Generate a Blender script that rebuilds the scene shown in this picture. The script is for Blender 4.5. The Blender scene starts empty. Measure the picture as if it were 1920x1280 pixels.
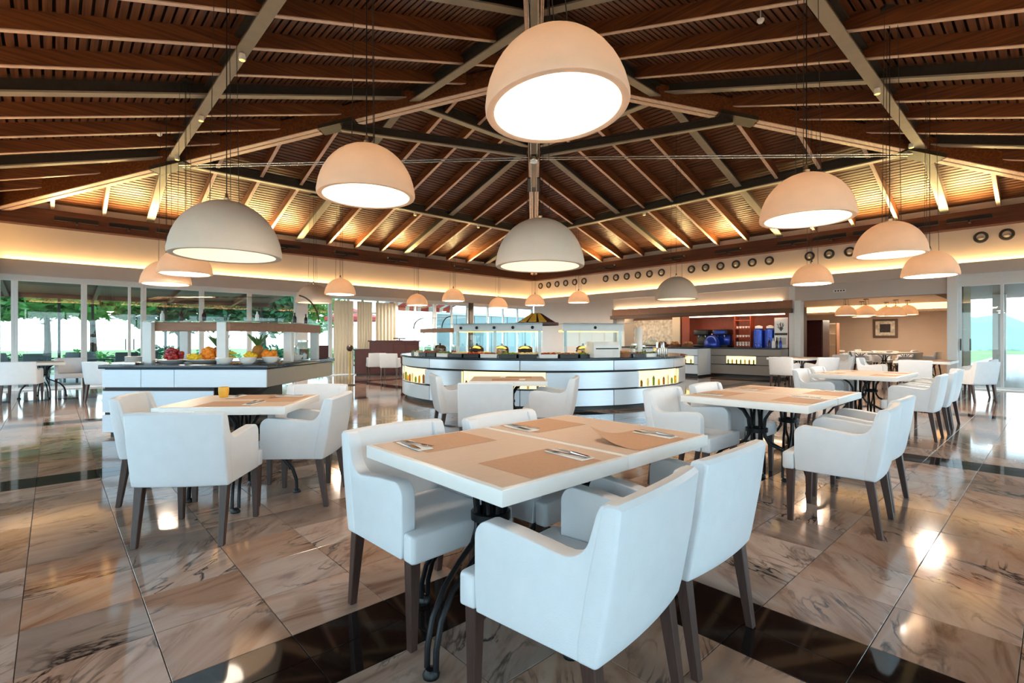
import bpy, bmesh, math, random
from mathutils import Vector, Matrix

random.seed(7)
SC = bpy.context.scene
COL = SC.collection
R = math.radians

# ------------------------------------------------------------------ camera
EYE = 1.22
HEAD = R(47.5)                       # heading of the view, measured from +X
cam_d = bpy.data.cameras.new('camera')
cam_d.sensor_width = 36.0
cam_d.lens = 36.0 * 940.0 / 1920.0
cam_d.shift_y = -3.0 / 1920.0
cam_d.clip_end = 300
cam = bpy.data.objects.new('camera', cam_d)
COL.objects.link(cam)
cam.location = (0, 0, EYE)
cam.rotation_euler = (R(90), 0, HEAD - R(90))
SC.camera = cam

# ------------------------------------------------------------------ world, light, exposure
w = bpy.data.worlds.new('overcast_sky'); SC.world = w
w.use_nodes = True
nt = w.node_tree; nt.nodes.clear()
wo = nt.nodes.new('ShaderNodeOutputWorld'); bg = nt.nodes.new('ShaderNodeBackground')
tc = nt.nodes.new('ShaderNodeTexCoord'); sx = nt.nodes.new('ShaderNodeSeparateXYZ')
cr = nt.nodes.new('ShaderNodeValToRGB')
cr.color_ramp.elements[0].position = 0.0; cr.color_ramp.elements[0].color = (0.86, 0.94, 1.0, 1)
cr.color_ramp.elements[1].position = 0.7; cr.color_ramp.elements[1].color = (0.50, 0.72, 1.0, 1)
nt.links.new(tc.outputs['Generated'], sx.inputs[0]); nt.links.new(sx.outputs['Z'], cr.inputs[0])
nt.links.new(cr.outputs[0], bg.inputs['Color']); bg.inputs['Strength'].default_value = 3.2
nt.links.new(bg.outputs[0], wo.inputs[0])

SC.view_settings.view_transform = 'Standard'
SC.view_settings.look = 'None'
SC.view_settings.gamma = 1.0
SC.view_settings.use_curve_mapping = False
SC.view_settings.exposure = 0.80

def portal(name, loc, rot, sx_, sy_):
    d = bpy.data.lights.new(name, 'AREA'); d.shape = 'RECTANGLE'; d.size = sx_; d.size_y = sy_
    d.cycles.is_portal = True
    o = bpy.data.objects.new(name, d); COL.objects.link(o); o.location = loc; o.rotation_euler = rot
    return o
# daylight enters through the glazed sides of the room (sampling portals, they give off no light)
portal('daylight_portal', (8, -1.2, 1.4), (R(-90), 0, R(180)), 17.6, 2.7)
portal('daylight_portal', (-1.2, 8, 1.4), (R(90), 0, R(-90)), 17.6, 2.7)
portal('daylight_portal', (8, 17.3, 1.4), (R(-90), 0, 0), 17.6, 2.7)

# ------------------------------------------------------------------ materials
def s2l(c):
    return tuple(((v / 255.0) / 12.92 if v / 255.0 <= 0.04045 else ((v / 255.0 + 0.055) / 1.055) ** 2.4) for v in c)
MATS = {}
def N(t, kind, **kw):
    n = t.nodes.new(kind)
    for k, v in kw.items(): setattr(n, k, v)
    return n
def base_mat(name):
    m = bpy.data.materials.new(name); m.use_nodes = True
    t = m.node_tree; t.nodes.clear()
    out = N(t, 'ShaderNodeOutputMaterial'); p = N(t, 'ShaderNodeBsdfPrincipled')
    t.links.new(p.outputs[0], out.inputs[0])
    MATS[name] = m
    return m, t, p, out
def mat(name, rgb, rough=0.5, metal=0.0, var=0.06, scale=14.0, bump=0.0, bscale=120.0, stretch=(1, 1, 1), spec=0.5, coat=0.0, emit=None, estr=0.0, trans=0.0):
    """plain procedural surface: noise-varied colour, optional fine bump"""
    m, t, p, out = base_mat(name)
    c = s2l(rgb)
    tcn = N(t, 'ShaderNodeTexCoord'); mp = N(t, 'ShaderNodeMapping'); mp.inputs['Scale'].default_value = stretch
    t.links.new(tcn.outputs['Object'], mp.inputs[0])
    nz = N(t, 'ShaderNodeTexNoise'); nz.inputs['Scale'].default_value = scale; nz.inputs['Detail'].default_value = 5
    t.links.new(mp.outputs[0], nz.inputs['Vector'])
    rp = N(t, 'ShaderNodeValToRGB')
    rp.color_ramp.elements[0].position = 0.3; rp.color_ramp.elements[1].position = 0.7
    rp.color_ramp.elements[0].color = tuple(min(1, v * (1 - var)) for v in c) + (1,)
    rp.color_ramp.elements[1].color = tuple(min(1, v * (1 + var)) for v in c) + (1,)
    t.links.new(nz.outputs['Fac'], rp.inputs[0]); t.links.new(rp.outputs[0], p.inputs['Base Color'])
    p.inputs['Roughness'].default_value = rough; p.inputs['Metallic'].default_value = metal
    p.inputs['Specular IOR Level'].default_value = spec; p.inputs['Coat Weight'].default_value = coat
    if bump:
        n2 = N(t, 'ShaderNodeTexNoise'); n2.inputs['Scale'].default_value = bscale
        t.links.new(mp.outputs[0], n2.inputs['Vector'])
        b = N(t, 'ShaderNodeBump'); b.inputs['Strength'].default_value = bump; b.inputs['Distance'].default_value = 0.004
        t.links.new(n2.outputs['Fac'], b.inputs['Height']); t.links.new(b.outputs[0], p.inputs['Normal'])
    if emit:
        p.inputs['Emission Color'].default_value = s2l(emit) + (1,); p.inputs['Emission Strength'].default_value = estr
    if trans:
        tr = N(t, 'ShaderNodeBsdfTranslucent'); mx = N(t, 'ShaderNodeMixShader'); mx.inputs[0].default_value = trans
        t.links.new(rp.outputs[0], tr.inputs[0]); t.links.new(p.outputs[0], mx.inputs[1]); t.links.new(tr.outputs[0], mx.inputs[2])
        t.links.new(mx.outputs[0], out.inputs[0])
    return m
def glow(name, rgb, strength):
    m = bpy.data.materials.new(name); m.use_nodes = True; t = m.node_tree; t.nodes.clear()
    out = N(t, 'ShaderNodeOutputMaterial'); e = N(t, 'ShaderNodeEmission')
    e.inputs[0].default_value = s2l(rgb) + (1,); e.inputs[1].default_value = strength
    t.links.new(e.outputs[0], out.inputs[0]); MATS[name] = m
    return m
def glass(name, tint=(235, 245, 245), refl=1.0):
    """thin architectural glass: Fresnel mix of clear transmission and mirror reflection"""
    m = bpy.data.materials.new(name); m.use_nodes = True; t = m.node_tree; t.nodes.clear()
    out = N(t, 'ShaderNodeOutputMaterial'); tr = N(t, 'ShaderNodeBsdfTransparent'); gl = N(t, 'ShaderNodeBsdfGlossy')
    tr.inputs[0].default_value = s2l(tint) + (1,); gl.inputs['Roughness'].default_value = 0.01
    lw = N(t, 'ShaderNodeLayerWeight'); lw.inputs['Blend'].default_value = .5      # Schlick on the facing angle, same from both sides
    pw = N(t, 'ShaderNodeMath', operation='POWER'); pw.inputs[1].default_value = 5.0
    ml = N(t, 'ShaderNodeMath', operation='MULTIPLY_ADD'); ml.inputs[1].default_value = .92 * refl; ml.inputs[2].default_value = .05 * refl
    mx = N(t, 'ShaderNodeMixShader')
    t.links.new(lw.outputs['Facing'], pw.inputs[0]); t.links.new(pw.outputs[0], ml.inputs[0]); t.links.new(ml.outputs[0], mx.inputs[0])
    t.links.new(tr.outputs[0], mx.inputs[1]); t.links.new(gl.outputs[0], mx.inputs[2]); t.links.new(mx.outputs[0], out.inputs[0])
    MATS[name] = m
    return m
def wood(name, dark, light, axis, rough=0.45, scale=3.0):
    st = {'x': (0.35, 9, 9), 'y': (9, 0.35, 9), 'z': (9, 9, 0.35)}[axis]
    m, t, p, out = base_mat(name)
    g = N(t, 'ShaderNodeNewGeometry'); oi = N(t, 'ShaderNodeObjectInfo')
    ad = N(t, 'ShaderNodeVectorMath', operation='ADD'); t.links.new(g.outputs['Position'], ad.inputs[0])
    sc = N(t, 'ShaderNodeVectorMath', operation='SCALE'); sc.inputs[0].default_value = (31, 17, 23)
    t.links.new(oi.outputs['Random'], sc.inputs['Scale']); t.links.new(sc.outputs[0], ad.inputs[1])
    mp = N(t, 'ShaderNodeMapping'); mp.inputs['Scale'].default_value = st; t.links.new(ad.outputs[0], mp.inputs[0])
    nz = N(t, 'ShaderNodeTexNoise'); nz.inputs['Scale'].default_value = scale; nz.inputs['Detail'].default_value = 7; nz.inputs['Distortion'].default_value = 0.5
    t.links.new(mp.outputs[0], nz.inputs['Vector'])
    rp = N(t, 'ShaderNodeValToRGB'); e = rp.color_ramp.elements
    e[0].position = 0.28; e[0].color = s2l(dark) + (1,); e[1].position = 0.72; e[1].color = s2l(light) + (1,)
    t.links.new(nz.outputs['Fac'], rp.inputs[0]); t.links.new(rp.outputs[0], p.inputs['Base Color'])
    p.inputs['Roughness'].default_value = rough
    b = N(t, 'ShaderNodeBump'); b.inputs['Strength'].default_value = 0.15; b.inputs['Distance'].default_value = 0.003
    t.links.new(nz.outputs['Fac'], b.inputs['Height']); t.links.new(b.outputs[0], p.inputs['Normal'])
    return m
def marble(name, black=False):
    m, t, p, out = base_mat(name)
    g = N(t, 'ShaderNodeNewGeometry'); oi = N(t, 'ShaderNodeObjectInfo'); at = N(t, 'ShaderNodeAttribute', attribute_name='tile_rand')
    rnd = N(t, 'ShaderNodeMath', operation='ADD'); t.links.new(oi.outputs['Random'], rnd.inputs[0]); t.links.new(at.outputs['Fac'], rnd.inputs[1])
    fr = N(t, 'ShaderNodeMath', operation='FRACT'); t.links.new(rnd.outputs[0], fr.inputs[0])
    sc = N(t, 'ShaderNodeVectorMath', operation='SCALE'); sc.inputs[0].default_value = (37, 53, 29)
    t.links.new(fr.outputs[0], sc.inputs['Scale'])
    rot = N(t, 'ShaderNodeVectorRotate', rotation_type='Z_AXIS')
    mr = N(t, 'ShaderNodeMapRange'); mr.inputs['To Min'].default_value = -1.1; mr.inputs['To Max'].default_value = 0.25
    t.links.new(fr.outputs[0], mr.inputs[0]); t.links.new(mr.outputs[0], rot.inputs['Angle'])
    t.links.new(g.outputs['Position'], rot.inputs['Vector'])
    ad = N(t, 'ShaderNodeVectorMath', operation='ADD'); t.links.new(rot.outputs[0], ad.inputs[0]); t.links.new(sc.outputs[0], ad.inputs[1])
    if black:
        nz = N(t, 'ShaderNodeTexNoise'); nz.inputs['Scale'].default_value = 90; nz.inputs['Detail'].default_value = 4
        t.links.new(ad.outputs[0], nz.inputs['Vector'])
        rp = N(t, 'ShaderNodeValToRGB'); e = rp.color_ramp.elements
        e[0].position = .45; e[0].color = s2l((17, 13, 12)) + (1,); e[1].position = .85; e[1].color = s2l((52, 40, 34)) + (1,)
        t.links.new(nz.outputs['Fac'], rp.inputs[0]); t.links.new(rp.outputs[0], p.inputs['Base Color'])
        p.inputs['Roughness'].default_value = 0.05
        return m
    mp = N(t, 'ShaderNodeMapping'); mp.inputs['Scale'].default_value = (1.3, 4.2, 1); t.links.new(ad.outputs[0], mp.inputs[0])
    n1 = N(t, 'ShaderNodeTexNoise'); n1.inputs['Scale'].default_value = .95; n1.inputs['Detail'].default_value = 7; n1.inputs['Roughness'].default_value = .62; n1.inputs['Distortion'].default_value = 1.4
    t.links.new(mp.outputs[0], n1.inputs['Vector'])
    rp = N(t, 'ShaderNodeValToRGB'); e = rp.color_ramp.elements
    e[0].position = .24; e[0].color = s2l((122, 98, 84)) + (1,)
    e[1].position = .74; e[1].color = s2l((206, 184, 168)) + (1,)
    for pos, c in ((.36, (158, 124, 104)), (.46, (188, 156, 136)), (.58, (198, 170, 152))):
        q = e.new(pos); q.color = s2l(c) + (1,)
    t.links.new(n1.outputs['Fac'], rp.inputs[0])
    # dark veins
    mp2 = N(t, 'ShaderNodeMapping'); mp2.inputs['Scale'].default_value = (1.3, 3.6, 1); t.links.new(ad.outputs[0], mp2.inputs[0])
    n2 = N(t, 'ShaderNodeTexNoise'); n2.inputs['Scale'].default_value = 1.35; n2.inputs['Detail'].default_value = 5; n2.inputs['Roughness'].default_value = .5; n2.inputs['Distortion'].default_value = 1.8
    t.links.new(mp2.outputs[0], n2.inputs['Vector'])
    sb = N(t, 'ShaderNodeMath', operation='SUBTRACT'); sb.inputs[1].default_value = .5; t.links.new(n2.outputs['Fac'], sb.inputs[0])
    ab = N(t, 'ShaderNodeMath', operation='ABSOLUTE'); t.links.new(sb.outputs[0], ab.inputs[0])
    vr = N(t, 'ShaderNodeValToRGB'); v = vr.color_ramp.elements
    v[0].position = .002; v[0].color = (1, 1, 1, 1); v[1].position = .040; v[1].color = (0, 0, 0, 1)
    t.links.new(ab.outputs[0], vr.inputs[0])
    n3 = N(t, 'ShaderNodeTexNoise'); n3.inputs['Scale'].default_value = 2.1; n3.inputs['Detail'].default_value = 2
    t.links.new(ad.outputs[0], n3.inputs['Vector'])
    v3 = N(t, 'ShaderNodeValToRGB'); v3.color_ramp.elements[0].position = .47; v3.color_ramp.elements[1].position = .66
    t.links.new(n3.outputs['Fac'], v3.inputs[0])
    mm = N(t, 'ShaderNodeMath', operation='MULTIPLY'); t.links.new(vr.outputs[0], mm.inputs[0]); t.links.new(v3.outputs[0], mm.inputs[1])
    mx = N(t, 'ShaderNodeMix', data_type='RGBA'); t.links.new(mm.outputs[0], mx.inputs['Factor'])
    t.links.new(rp.outputs[0], mx.inputs['A']); mx.inputs['B'].default_value = s2l((44, 33, 32)) + (1,)
    # tile to tile tone
    tn = N(t, 'ShaderNodeMapRange'); tn.inputs['To Min'].default_value = .44; tn.inputs['To Max'].default_value = .84
    f2 = N(t, 'ShaderNodeMath', operation='MULTIPLY'); f2.inputs[1].default_value = 7.31; t.links.new(fr.outputs[0], f2.inputs[0])
    f3 = N(t, 'ShaderNodeMath', operation='FRACT'); t.links.new(f2.outputs[0], f3.inputs[0]); t.links.new(f3.outputs[0], tn.inputs[0])
    hs = N(t, 'ShaderNodeHueSaturation'); sm = N(t, 'ShaderNodeMapRange'); sm.inputs['To Min'].default_value = .65; sm.inputs['To Max'].default_value = 1.2; f4 = N(t, 'ShaderNodeMath', operation='MULTIPLY'); f4.inputs[1].default_value = 3.77; t.links.new(fr.outputs[0], f4.inputs[0]); f5 = N(t, 'ShaderNodeMath', operation='FRACT'); t.links.new(f4.outputs[0], f5.inputs[0]); t.links.new(f5.outputs[0], sm.inputs[0]); t.links.new(sm.outputs[0], hs.inputs['Saturation']); t.links.new(tn.outputs[0], hs.inputs['Value']); t.links.new(mx.outputs['Result'], hs.inputs['Color'])
    t.links.new(hs.outputs[0], p.inputs['Base Color'])
    p.inputs['Roughness'].default_value = 0.085
    return m

marble('marble'); marble('granite', black=True)
mat('grout', (128, 106, 92), .8)
mat('leather', (222, 228, 234), .42, bump=.25, bscale=260, var=.02)
mat('leg_wood', (64, 44, 38), .38, stretch=(6, 6, .6), scale=20, var=.25)
mat('table_white', (240, 240, 238), .3, var=.015)
mat('table_beige', (212, 190, 172), .42, var=.04, stretch=(1, 8, 1), scale=8)
mat('kraft', (192, 154, 124), .75, var=.05, scale=60)
mat('paper_white', (245, 243, 238), .8, var=.01)
mat('iron', (30, 31, 34), .35, metal=.6, var=.1)
mat('steel', (205, 203, 198), .22, metal=1.0, var=.03)
mat('steel_dark', (70, 66, 60), .45, metal=.5, var=.1)
mat('steel_beam', (150, 142, 126), .5, var=.06, scale=5)
wood('roof_wood_x', (70, 34, 16), (134, 78, 38), 'x'); wood('roof_wood_y', (70, 34, 16), (134, 78, 38), 'y')
wood('slat_wood_x', (68, 37, 21), (122, 75, 47), 'x', .5); wood('slat_wood_y', (68, 37, 21), (122, 75, 47), 'y', .5)
wood('bounce_tint_x', (206, 172, 150), (232, 206, 188), 'x', .4); wood('bounce_tint_y', (206, 172, 150), (232, 206, 188), 'y', .4)  # pale tone holding the floor light bounced onto beam undersides
wood('beam_x', (50, 22, 12), (92, 46, 24), 'x'); wood('beam_y', (50, 22, 12), (92, 46, 24), 'y')
mat('gold_paint', (240, 188, 70), .45, var=.2, scale=30)
mat('nozzle_cream', (232, 218, 188), .4, var=.05)
mat('teal_wall', (150, 172, 172), .6, var=.08, scale=2)
mat('roof_dark', (40, 22, 12), .8)
mat('plaster', (226, 214, 200), .85, bump=.1, bscale=30, var=.02, scale=2)
mat('plaster_grey', (198, 194, 190), .8, var=.02, scale=2)
mat('frame_white', (226, 230, 230), .35, var=.015)
glass('window_glass'); glass('clear_glass', (240, 248, 248))
mat('lamp_shell', (224, 204, 182), .75, bump=.15, bscale=60, var=.03, scale=6, trans=.24)
mat('lamp_shell_white', (238, 220, 200), .75, bump=.15, bscale=60, var=.02, scale=6)
glow('bulb_glow', (255, 230, 196), 14)
glow('dim_glow', (255, 226, 190), 2.5)
glow('cove_glow', (255, 206, 140), 24)
mat('panel_light', (216, 228, 240), .32, metal=.15, var=.02, stretch=(1, 1, 8), scale=6)
mat('panel_steel', (214, 224, 234), .28, metal=.6, var=.03, stretch=(.6, .6, 14), scale=8)
mat('panel_grey', (150, 144, 138), .4, metal=.25, var=.03)
mat('counter_dark', (38, 48, 60), .12, var=.3, scale=60)
mat('dark_gap', (26, 26, 30), .6)
mat('brown_wood', (86, 36, 32), .4, stretch=(1, 1, 8), scale=6, var=.2)
mat('red_wood', (150, 66, 42), .45, stretch=(6, 6, .8), scale=6, var=.2)
mat('header_wood', (96, 70, 48), .5, var=.1)
mat('shelf_wood', (150, 104, 76), .5, stretch=(1, 6, 6), scale=5, var=.15)
glow('niche_glow', (255, 226, 150), 1.5)
glow('bar_glow', (255, 214, 170), 9)
mat('black_plastic', (22, 22, 24), .35)
mat('chrome', (190, 192, 196), .12, metal=1.0, var=.02)
mat('ceramic', (244, 243, 240), .18, var=.01)
mat('blue_gloss', (34, 66, 170), .18, var=.1, metal=.3)
mat('curtain', (246, 234, 214), .85, var=.04, stretch=(14, 14, .5), scale=3, trans=.3)
mat('brass', (196, 150, 62), .35, metal=.8, var=.25, scale=20)
mat('leaf', (96, 160, 78), .55, var=.45, scale=1.2, trans=.5)
mat('leaf_dark', (58, 116, 76), .55, var=.5, scale=1.2, trans=.45)
mat('bark', (84, 66, 52), .9, var=.2)
mat('terrace_stone', (176, 168, 158), .7, var=.08, scale=3)
mat('grass', (120, 140, 76), .9, var=.25, scale=.8)
mat('hill', (112, 138, 116), .9, var=.2, scale=.15)
mat('wicker', (52, 74, 80), .6, var=.25, scale=80)
mat('parasol_red', (190, 70, 62), .8, var=.05)
mat('apple_red', (150, 26, 34), .3, var=.35, scale=20)
mat('orange', (240, 140, 30), .4, var=.12, scale=30, bump=.2, bscale=90)
mat('lemon', (244, 206, 50), .4, var=.1, scale=30)
mat('pine_skin', (170, 116, 44), .6, var=.35, scale=50)
mat('pine_leaf', (84, 120, 62), .5, var=.25)
mat('bread', (196, 140, 80), .7, var=.25, scale=20)
mat('food_green', (110, 140, 60), .6, var=.4, scale=40)
mat('food_brown', (140, 92, 54), .6, var=.4, scale=40)
mat('food_red', (176, 70, 48), .5, var=.4, scale=40)
mat('food_cream', (236, 220, 180), .5, var=.15, scale=40)
mat('candle', (238, 178, 60), .4, var=.1)
mat('wall_annex', (206, 186, 166), .8, var=.03, scale=2)
mat('wine_dark', (40, 24, 26), .2)
mat('art_print', (214, 206, 190), .7, var=.35, scale=9)
mat('art_dark', (58, 52, 50), .7, var=.5, scale=14)
glow('lamp_far_glow', (255, 196, 90), 2.2)

# ------------------------------------------------------------------ mesh helpers
class MB:
    def __init__(s): s.v = []; s.f = []
    def _add(s, vs, fs, M=None):
        b = len(s.v)
        s.v += [tuple(M @ Vector(p)) for p in vs] if M is not None else [tuple(p) for p in vs]
        s.f += [tuple(b + i for i in f) for f in fs]
        return s
    def box(s, c, d, M=None):
        x, y, z = c; a, b, h = d[0] / 2, d[1] / 2, d[2] / 2
        vs = [(x + i * a, y + j * b, z + k * h) for k in (-1, 1) for j in (-1, 1) for i in (-1, 1)]
        return s._add(vs, [(0, 2, 3, 1), (4, 5, 7, 6), (0, 1, 5, 4), (2, 6, 7, 3), (0, 4, 6, 2), (1, 3, 7, 5)], M)
    def b2(s, x0, x1, y0, y1, z0, z1, M=None):
        return s.box(((x0 + x1) / 2, (y0 + y1) / 2, (z0 + z1) / 2), (abs(x1 - x0), abs(y1 - y0), abs(z1 - z0)), M)
    def loft(s, r0, r1):
        """closed solid between two rings of equal length"""
        n = len(r0)
        fs = [(i, (i + 1) % n, n + (i + 1) % n, n + i) for i in range(n)] + [tuple(range(n - 1, -1, -1)), tuple(range(n, 2 * n))]
        return s._add(list(r0) + list(r1), fs)
    def rings(s, rs, cap=True, closed=True):
        n = len(rs[0]); vs = [p for r in rs for p in r]; fs = []
        for k in range(len(rs) - 1):
            for i in range(n if closed else n - 1):
                j = (i + 1) % n
                fs.append((k * n + i, k * n + j, (k + 1) * n + j, (k + 1) * n + i))
        if cap: fs += [tuple(range(n - 1, -1, -1)), tuple((len(rs) - 1) * n + i for i in range(n))]
        return s._add(vs, fs)
    def prism(s, poly, axis, a, b):
        def P(p, t):
            return {'x': (t, p[0], p[1]), 'y': (p[0], t, p[1]), 'z': (p[0], p[1], t)}[axis]
        return s.loft([P(p, a) for p in poly], [P(p, b) for p in poly])
    def tube(s, pts, r, n=8, taper=None):
        pts = [Vector(p) for p in pts]; rs = []
        up = Vector((0, 0, 1)); prev = None
        for i, p in enumerate(pts):
            d = (pts[min(i + 1, len(pts) - 1)] - pts[max(i - 1, 0)]).normalized()
            a = prev if prev is not None else (d.cross(up) if abs(d.z) < .95 else d.cross(Vector((1, 0, 0))))
            a = (a - d * a.dot(d)).normalized(); prev = a
            b = d.cross(a)
            rr = r if taper is None else r * taper[i]
            rs.append([tuple(p + (a * math.cos(2 * math.pi * k / n) + b * math.sin(2 * math.pi * k / n)) * rr) for k in range(n)])
        return s.rings(rs)
    def lathe(s, prof, n=24, c=(0, 0, 0), a0=0.0, a1=2 * math.pi):
        full = abs(a1 - a0 - 2 * math.pi) < 1e-6
        m = n if full else n + 1
        vs = []
        for r, z in prof:
            for k in range(m):
                a = a0 + (a1 - a0) * k / n
                vs.append((c[0] + r * math.cos(a), c[1] + r * math.sin(a), c[2] + z))
        fs = []
        for q in range(len(prof) - 1):
            for k in range(n if full else n):
                j = (k + 1) % m if full else k + 1
                fs.append((q * m + k, q * m + j, (q + 1) * m + j, (q + 1) * m + k))
        return s._add(vs, fs)
    def arcbox(s, r0, r1, z0, z1, a0, a1, n):
        """curved slab, angles in radians"""
        rs = []
        for k in range(n + 1):
            a = a0 + (a1 - a0) * k / n; c_, s_ = math.cos(a), math.sin(a)
            rs.append([(r0 * c_, r0 * s_, z0), (r1 * c_, r1 * s_, z0), (r1 * c_, r1 * s_, z1), (r0 * c_, r0 * s_, z1)])
        return s.rings(rs)
    def ball(s, c, r, n=10, sc=(1, 1, 1)):
        pr = [(math.sin(math.pi * k / (n // 2 + 1)), -math.cos(math.pi * k / (n // 2 + 1))) for k in range(n // 2 + 2)]
        vs = [(c[0], c[1], c[2] - r * sc[2])]; fs = []
        m = n // 2
        for k in range(1, m + 1):
            for j in range(n):
                a = 2 * math.pi * j / n
                vs.append((c[0] + r * sc[0] * pr[k][0] * math.cos(a), c[1] + r * sc[1] * pr[k][0] * math.sin(a), c[2] + r * sc[2] * pr[k][1]))
        vs.append((c[0], c[1], c[2] + r * sc[2]))
        for j in range(n):
            fs.append((0, 1 + (j + 1) % n, 1 + j))
            fs.append((len(vs) - 1, 1 + (m - 1) * n + j, 1 + (m - 1) * n + (j + 1) % n))
            for k in range(m - 1):
                fs.append((1 + k * n + j, 1 + k * n + (j + 1) % n, 1 + (k + 1) * n + (j + 1) % n, 1 + (k + 1) * n + j))
        return s._add(vs, fs)
    def mesh(s, name, bevel=0, segs=2, angle=35, smooth=True):
        me = bpy.data.meshes.new(name); me.from_pydata(s.v, [], s.f); me.update()
        bm = bmesh.new(); bm.from_mesh(me)
        bmesh.ops.recalc_face_normals(bm, faces=bm.faces)
        if bevel:
            ed = [e for e in bm.edges if len(e.link_faces) == 2 and e.calc_face_angle(0) > R(angle)]
            bmesh.ops.bevel(bm, geom=ed, offset=bevel, segments=segs, profile=.5, affect='EDGES', clamp_overlap=True)
        bm.to_mesh(me); bm.free()
        if smooth:
            me.shade_smooth(); me.set_sharp_from_angle(angle=R(42))
        return me
    def build(s, name, m, parent=None, bevel=0, segs=2, angle=35, smooth=True, loc=None, rotz=0):
        me = s.mesh(name, bevel, segs, angle, smooth)
        return put(name, me, m, parent, loc, rotz)
def put(name, me, m, parent=None, loc=None, rotz=0):
    if m and not me.materials: me.materials.append(MATS[m])
    o = bpy.data.objects.new(name, me); COL.objects.link(o)
    if parent is not None: o.parent = parent
    if loc is not None: o.location = loc
    if rotz: o.rotation_euler.z = rotz
    return o
def thing(name, label, cat, loc=(0, 0, 0), rotz=0, group=None):
    o = bpy.data.objects.new(name, None); COL.objects.link(o); o.empty_display_size = .1
    o.location = loc; o.rotation_euler = (0, 0, rotz)
    return tag(o, label, cat, group)
def tag(o, label, cat, group=None):
    o['label'] = label; o['category'] = cat
    if group: o['group'] = group
    return o
def struct(o, label=None):
    o['kind'] = 'structure'
    if label: o['label'] = label
    return o
def dup(root, loc, rotz, label, group=None, tilt=None):
    r = root.copy(); COL.objects.link(r); r.location = loc; r.rotation_euler = (0, 0, rotz) if tilt is None else tilt
    r['label'] = label
    if group: r['group'] = group
    for ch in root.children:
        c = ch.copy(); COL.objects.link(c); c.parent = r
        for g in ch.children:
            d = g.copy(); COL.objects.link(d); d.parent = c
    return r
def rotz_m(a, loc=(0, 0, 0)): return Matrix.Translation(loc) @ Matrix.Rotation(a, 4, 'Z')
ORD = ['first', 'second', 'third', 'fourth', 'fifth', 'sixth', 'seventh', 'eighth', 'ninth', 'tenth', 'eleventh', 'twelfth', 'thirteenth', 'fourteenth', 'fifteenth', 'sixteenth', 'seventeenth', 'eighteenth', 'nineteenth', 'twentieth', 'twenty-first', 'twenty-second']
VIEW = HEAD - R(90)                  # z-rotation of things squared up to the diagonal of the room

# ================================================================== THE SETTING
# ------------------------------------------------------------------ floor
fb = struct(MB().b2(-1, 17.0, -1, 17.0, -.12, -.006).build('floor', 'grout', smooth=False), 'polished pink-beige marble tile floor with black granite bands')
def cuts(bands, regions):
    """list of (lo, hi, is_band)"""
    out = []
    for lo, hi, n, b in regions:
        for k in range(n): out.append((lo + (hi - lo) * k / n, lo + (hi - lo) * (k + 1) / n, b))
    return out
xs = cuts(None, [(-.937, 1.98, 7, 0), (1.98, 2.40, 2, 1), (2.40, 6.35, 9, 0), (6.35, 6.77, 2, 1), (6.77, 10.72, 9, 0), (10.72, 11.14, 2, 1), (11.14, 15.09, 9, 0), (15.09, 15.51, 2, 1), (15.51, 17.0, 4, 0)])
ys = cuts(None, [(-.72, 1.74, 6, 0), (1.74, 2.14, 2, 1), (2.14, 5.74, 9, 0), (5.74, 6.14, 2, 1), (6.14, 9.74, 9, 0), (9.74, 10.14, 2, 1), (10.14, 13.74, 9, 0), (13.74, 14.14, 2, 1), (14.14, 17.0, 7, 0)])
fwd = (math.cos(HEAD), math.sin(HEAD)); rgt = (math.sin(HEAD), -math.cos(HEAD))
tiles = []
seen = set()
for i, (x0, x1, bx) in enumerate(xs):
    for j, (y0, y1, by) in enumerate(ys):
        if bx and by: X0, X1, Y0, Y1, blk = x0, x1, y0, y1, 1
        elif bx:
            # long granite slabs: two marble rows per slab
            X0, X1, Y0, Y1, blk = x0, x1, y0, y1, 1
        elif by: X0, X1, Y0, Y1, blk = x0, x1, y0, y1, 1
        else: X0, X1, Y0, Y1, blk = x0, x1, y0, y1, 0
        cx, cy = (X0 + X1) / 2, (Y0 + Y1) / 2
        d = cx * fwd[0] + cy * fwd[1]; l = cx * rgt[0] + cy * rgt[1]
        vis = d > 1.55 and abs(l / d) < 1.06
        size = (X1 - X0) * (Y1 - Y0) / d ** 3 if vis else 0
        tiles.append((size, X0, X1, Y0, Y1, blk))
tiles.sort(key=lambda q: -q[0])
TM = {}
def tile_mesh(w_, h_, blk):
    k = (round(w_, 3), round(h_, 3), blk)
    if k not in TM:
        g = .0016; a, b = w_ / 2 - g, h_ / 2 - g; e = .0012
        r0 = [(-a, -b, -.02), (a, -b, -.02), (a, b, -.02), (-a, b, -.02)]
        r1 = [(-a, -b, -e), (a, -b, -e), (a, b, -e), (-a, b, -e)]
        r2 = [(-a + e, -b + e, 0), (a - e, -b + e, 0), (a - e, b - e, 0), (-a + e, b - e, 0)]
        me = MB().rings([r0, r1, r2]).mesh('tile', smooth=False)
        me.materials.append(MATS['granite' if blk else 'marble']); TM[k] = me
    return TM[k]
for s_, X0, X1, Y0, Y1, blk in tiles[:300]:
    put('granite_tile' if blk else 'marble_tile', tile_mesh(X1 - X0, Y1 - Y0, blk), None, fb, ((X0 + X1) / 2, (Y0 + Y1) / 2, 0))
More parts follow.
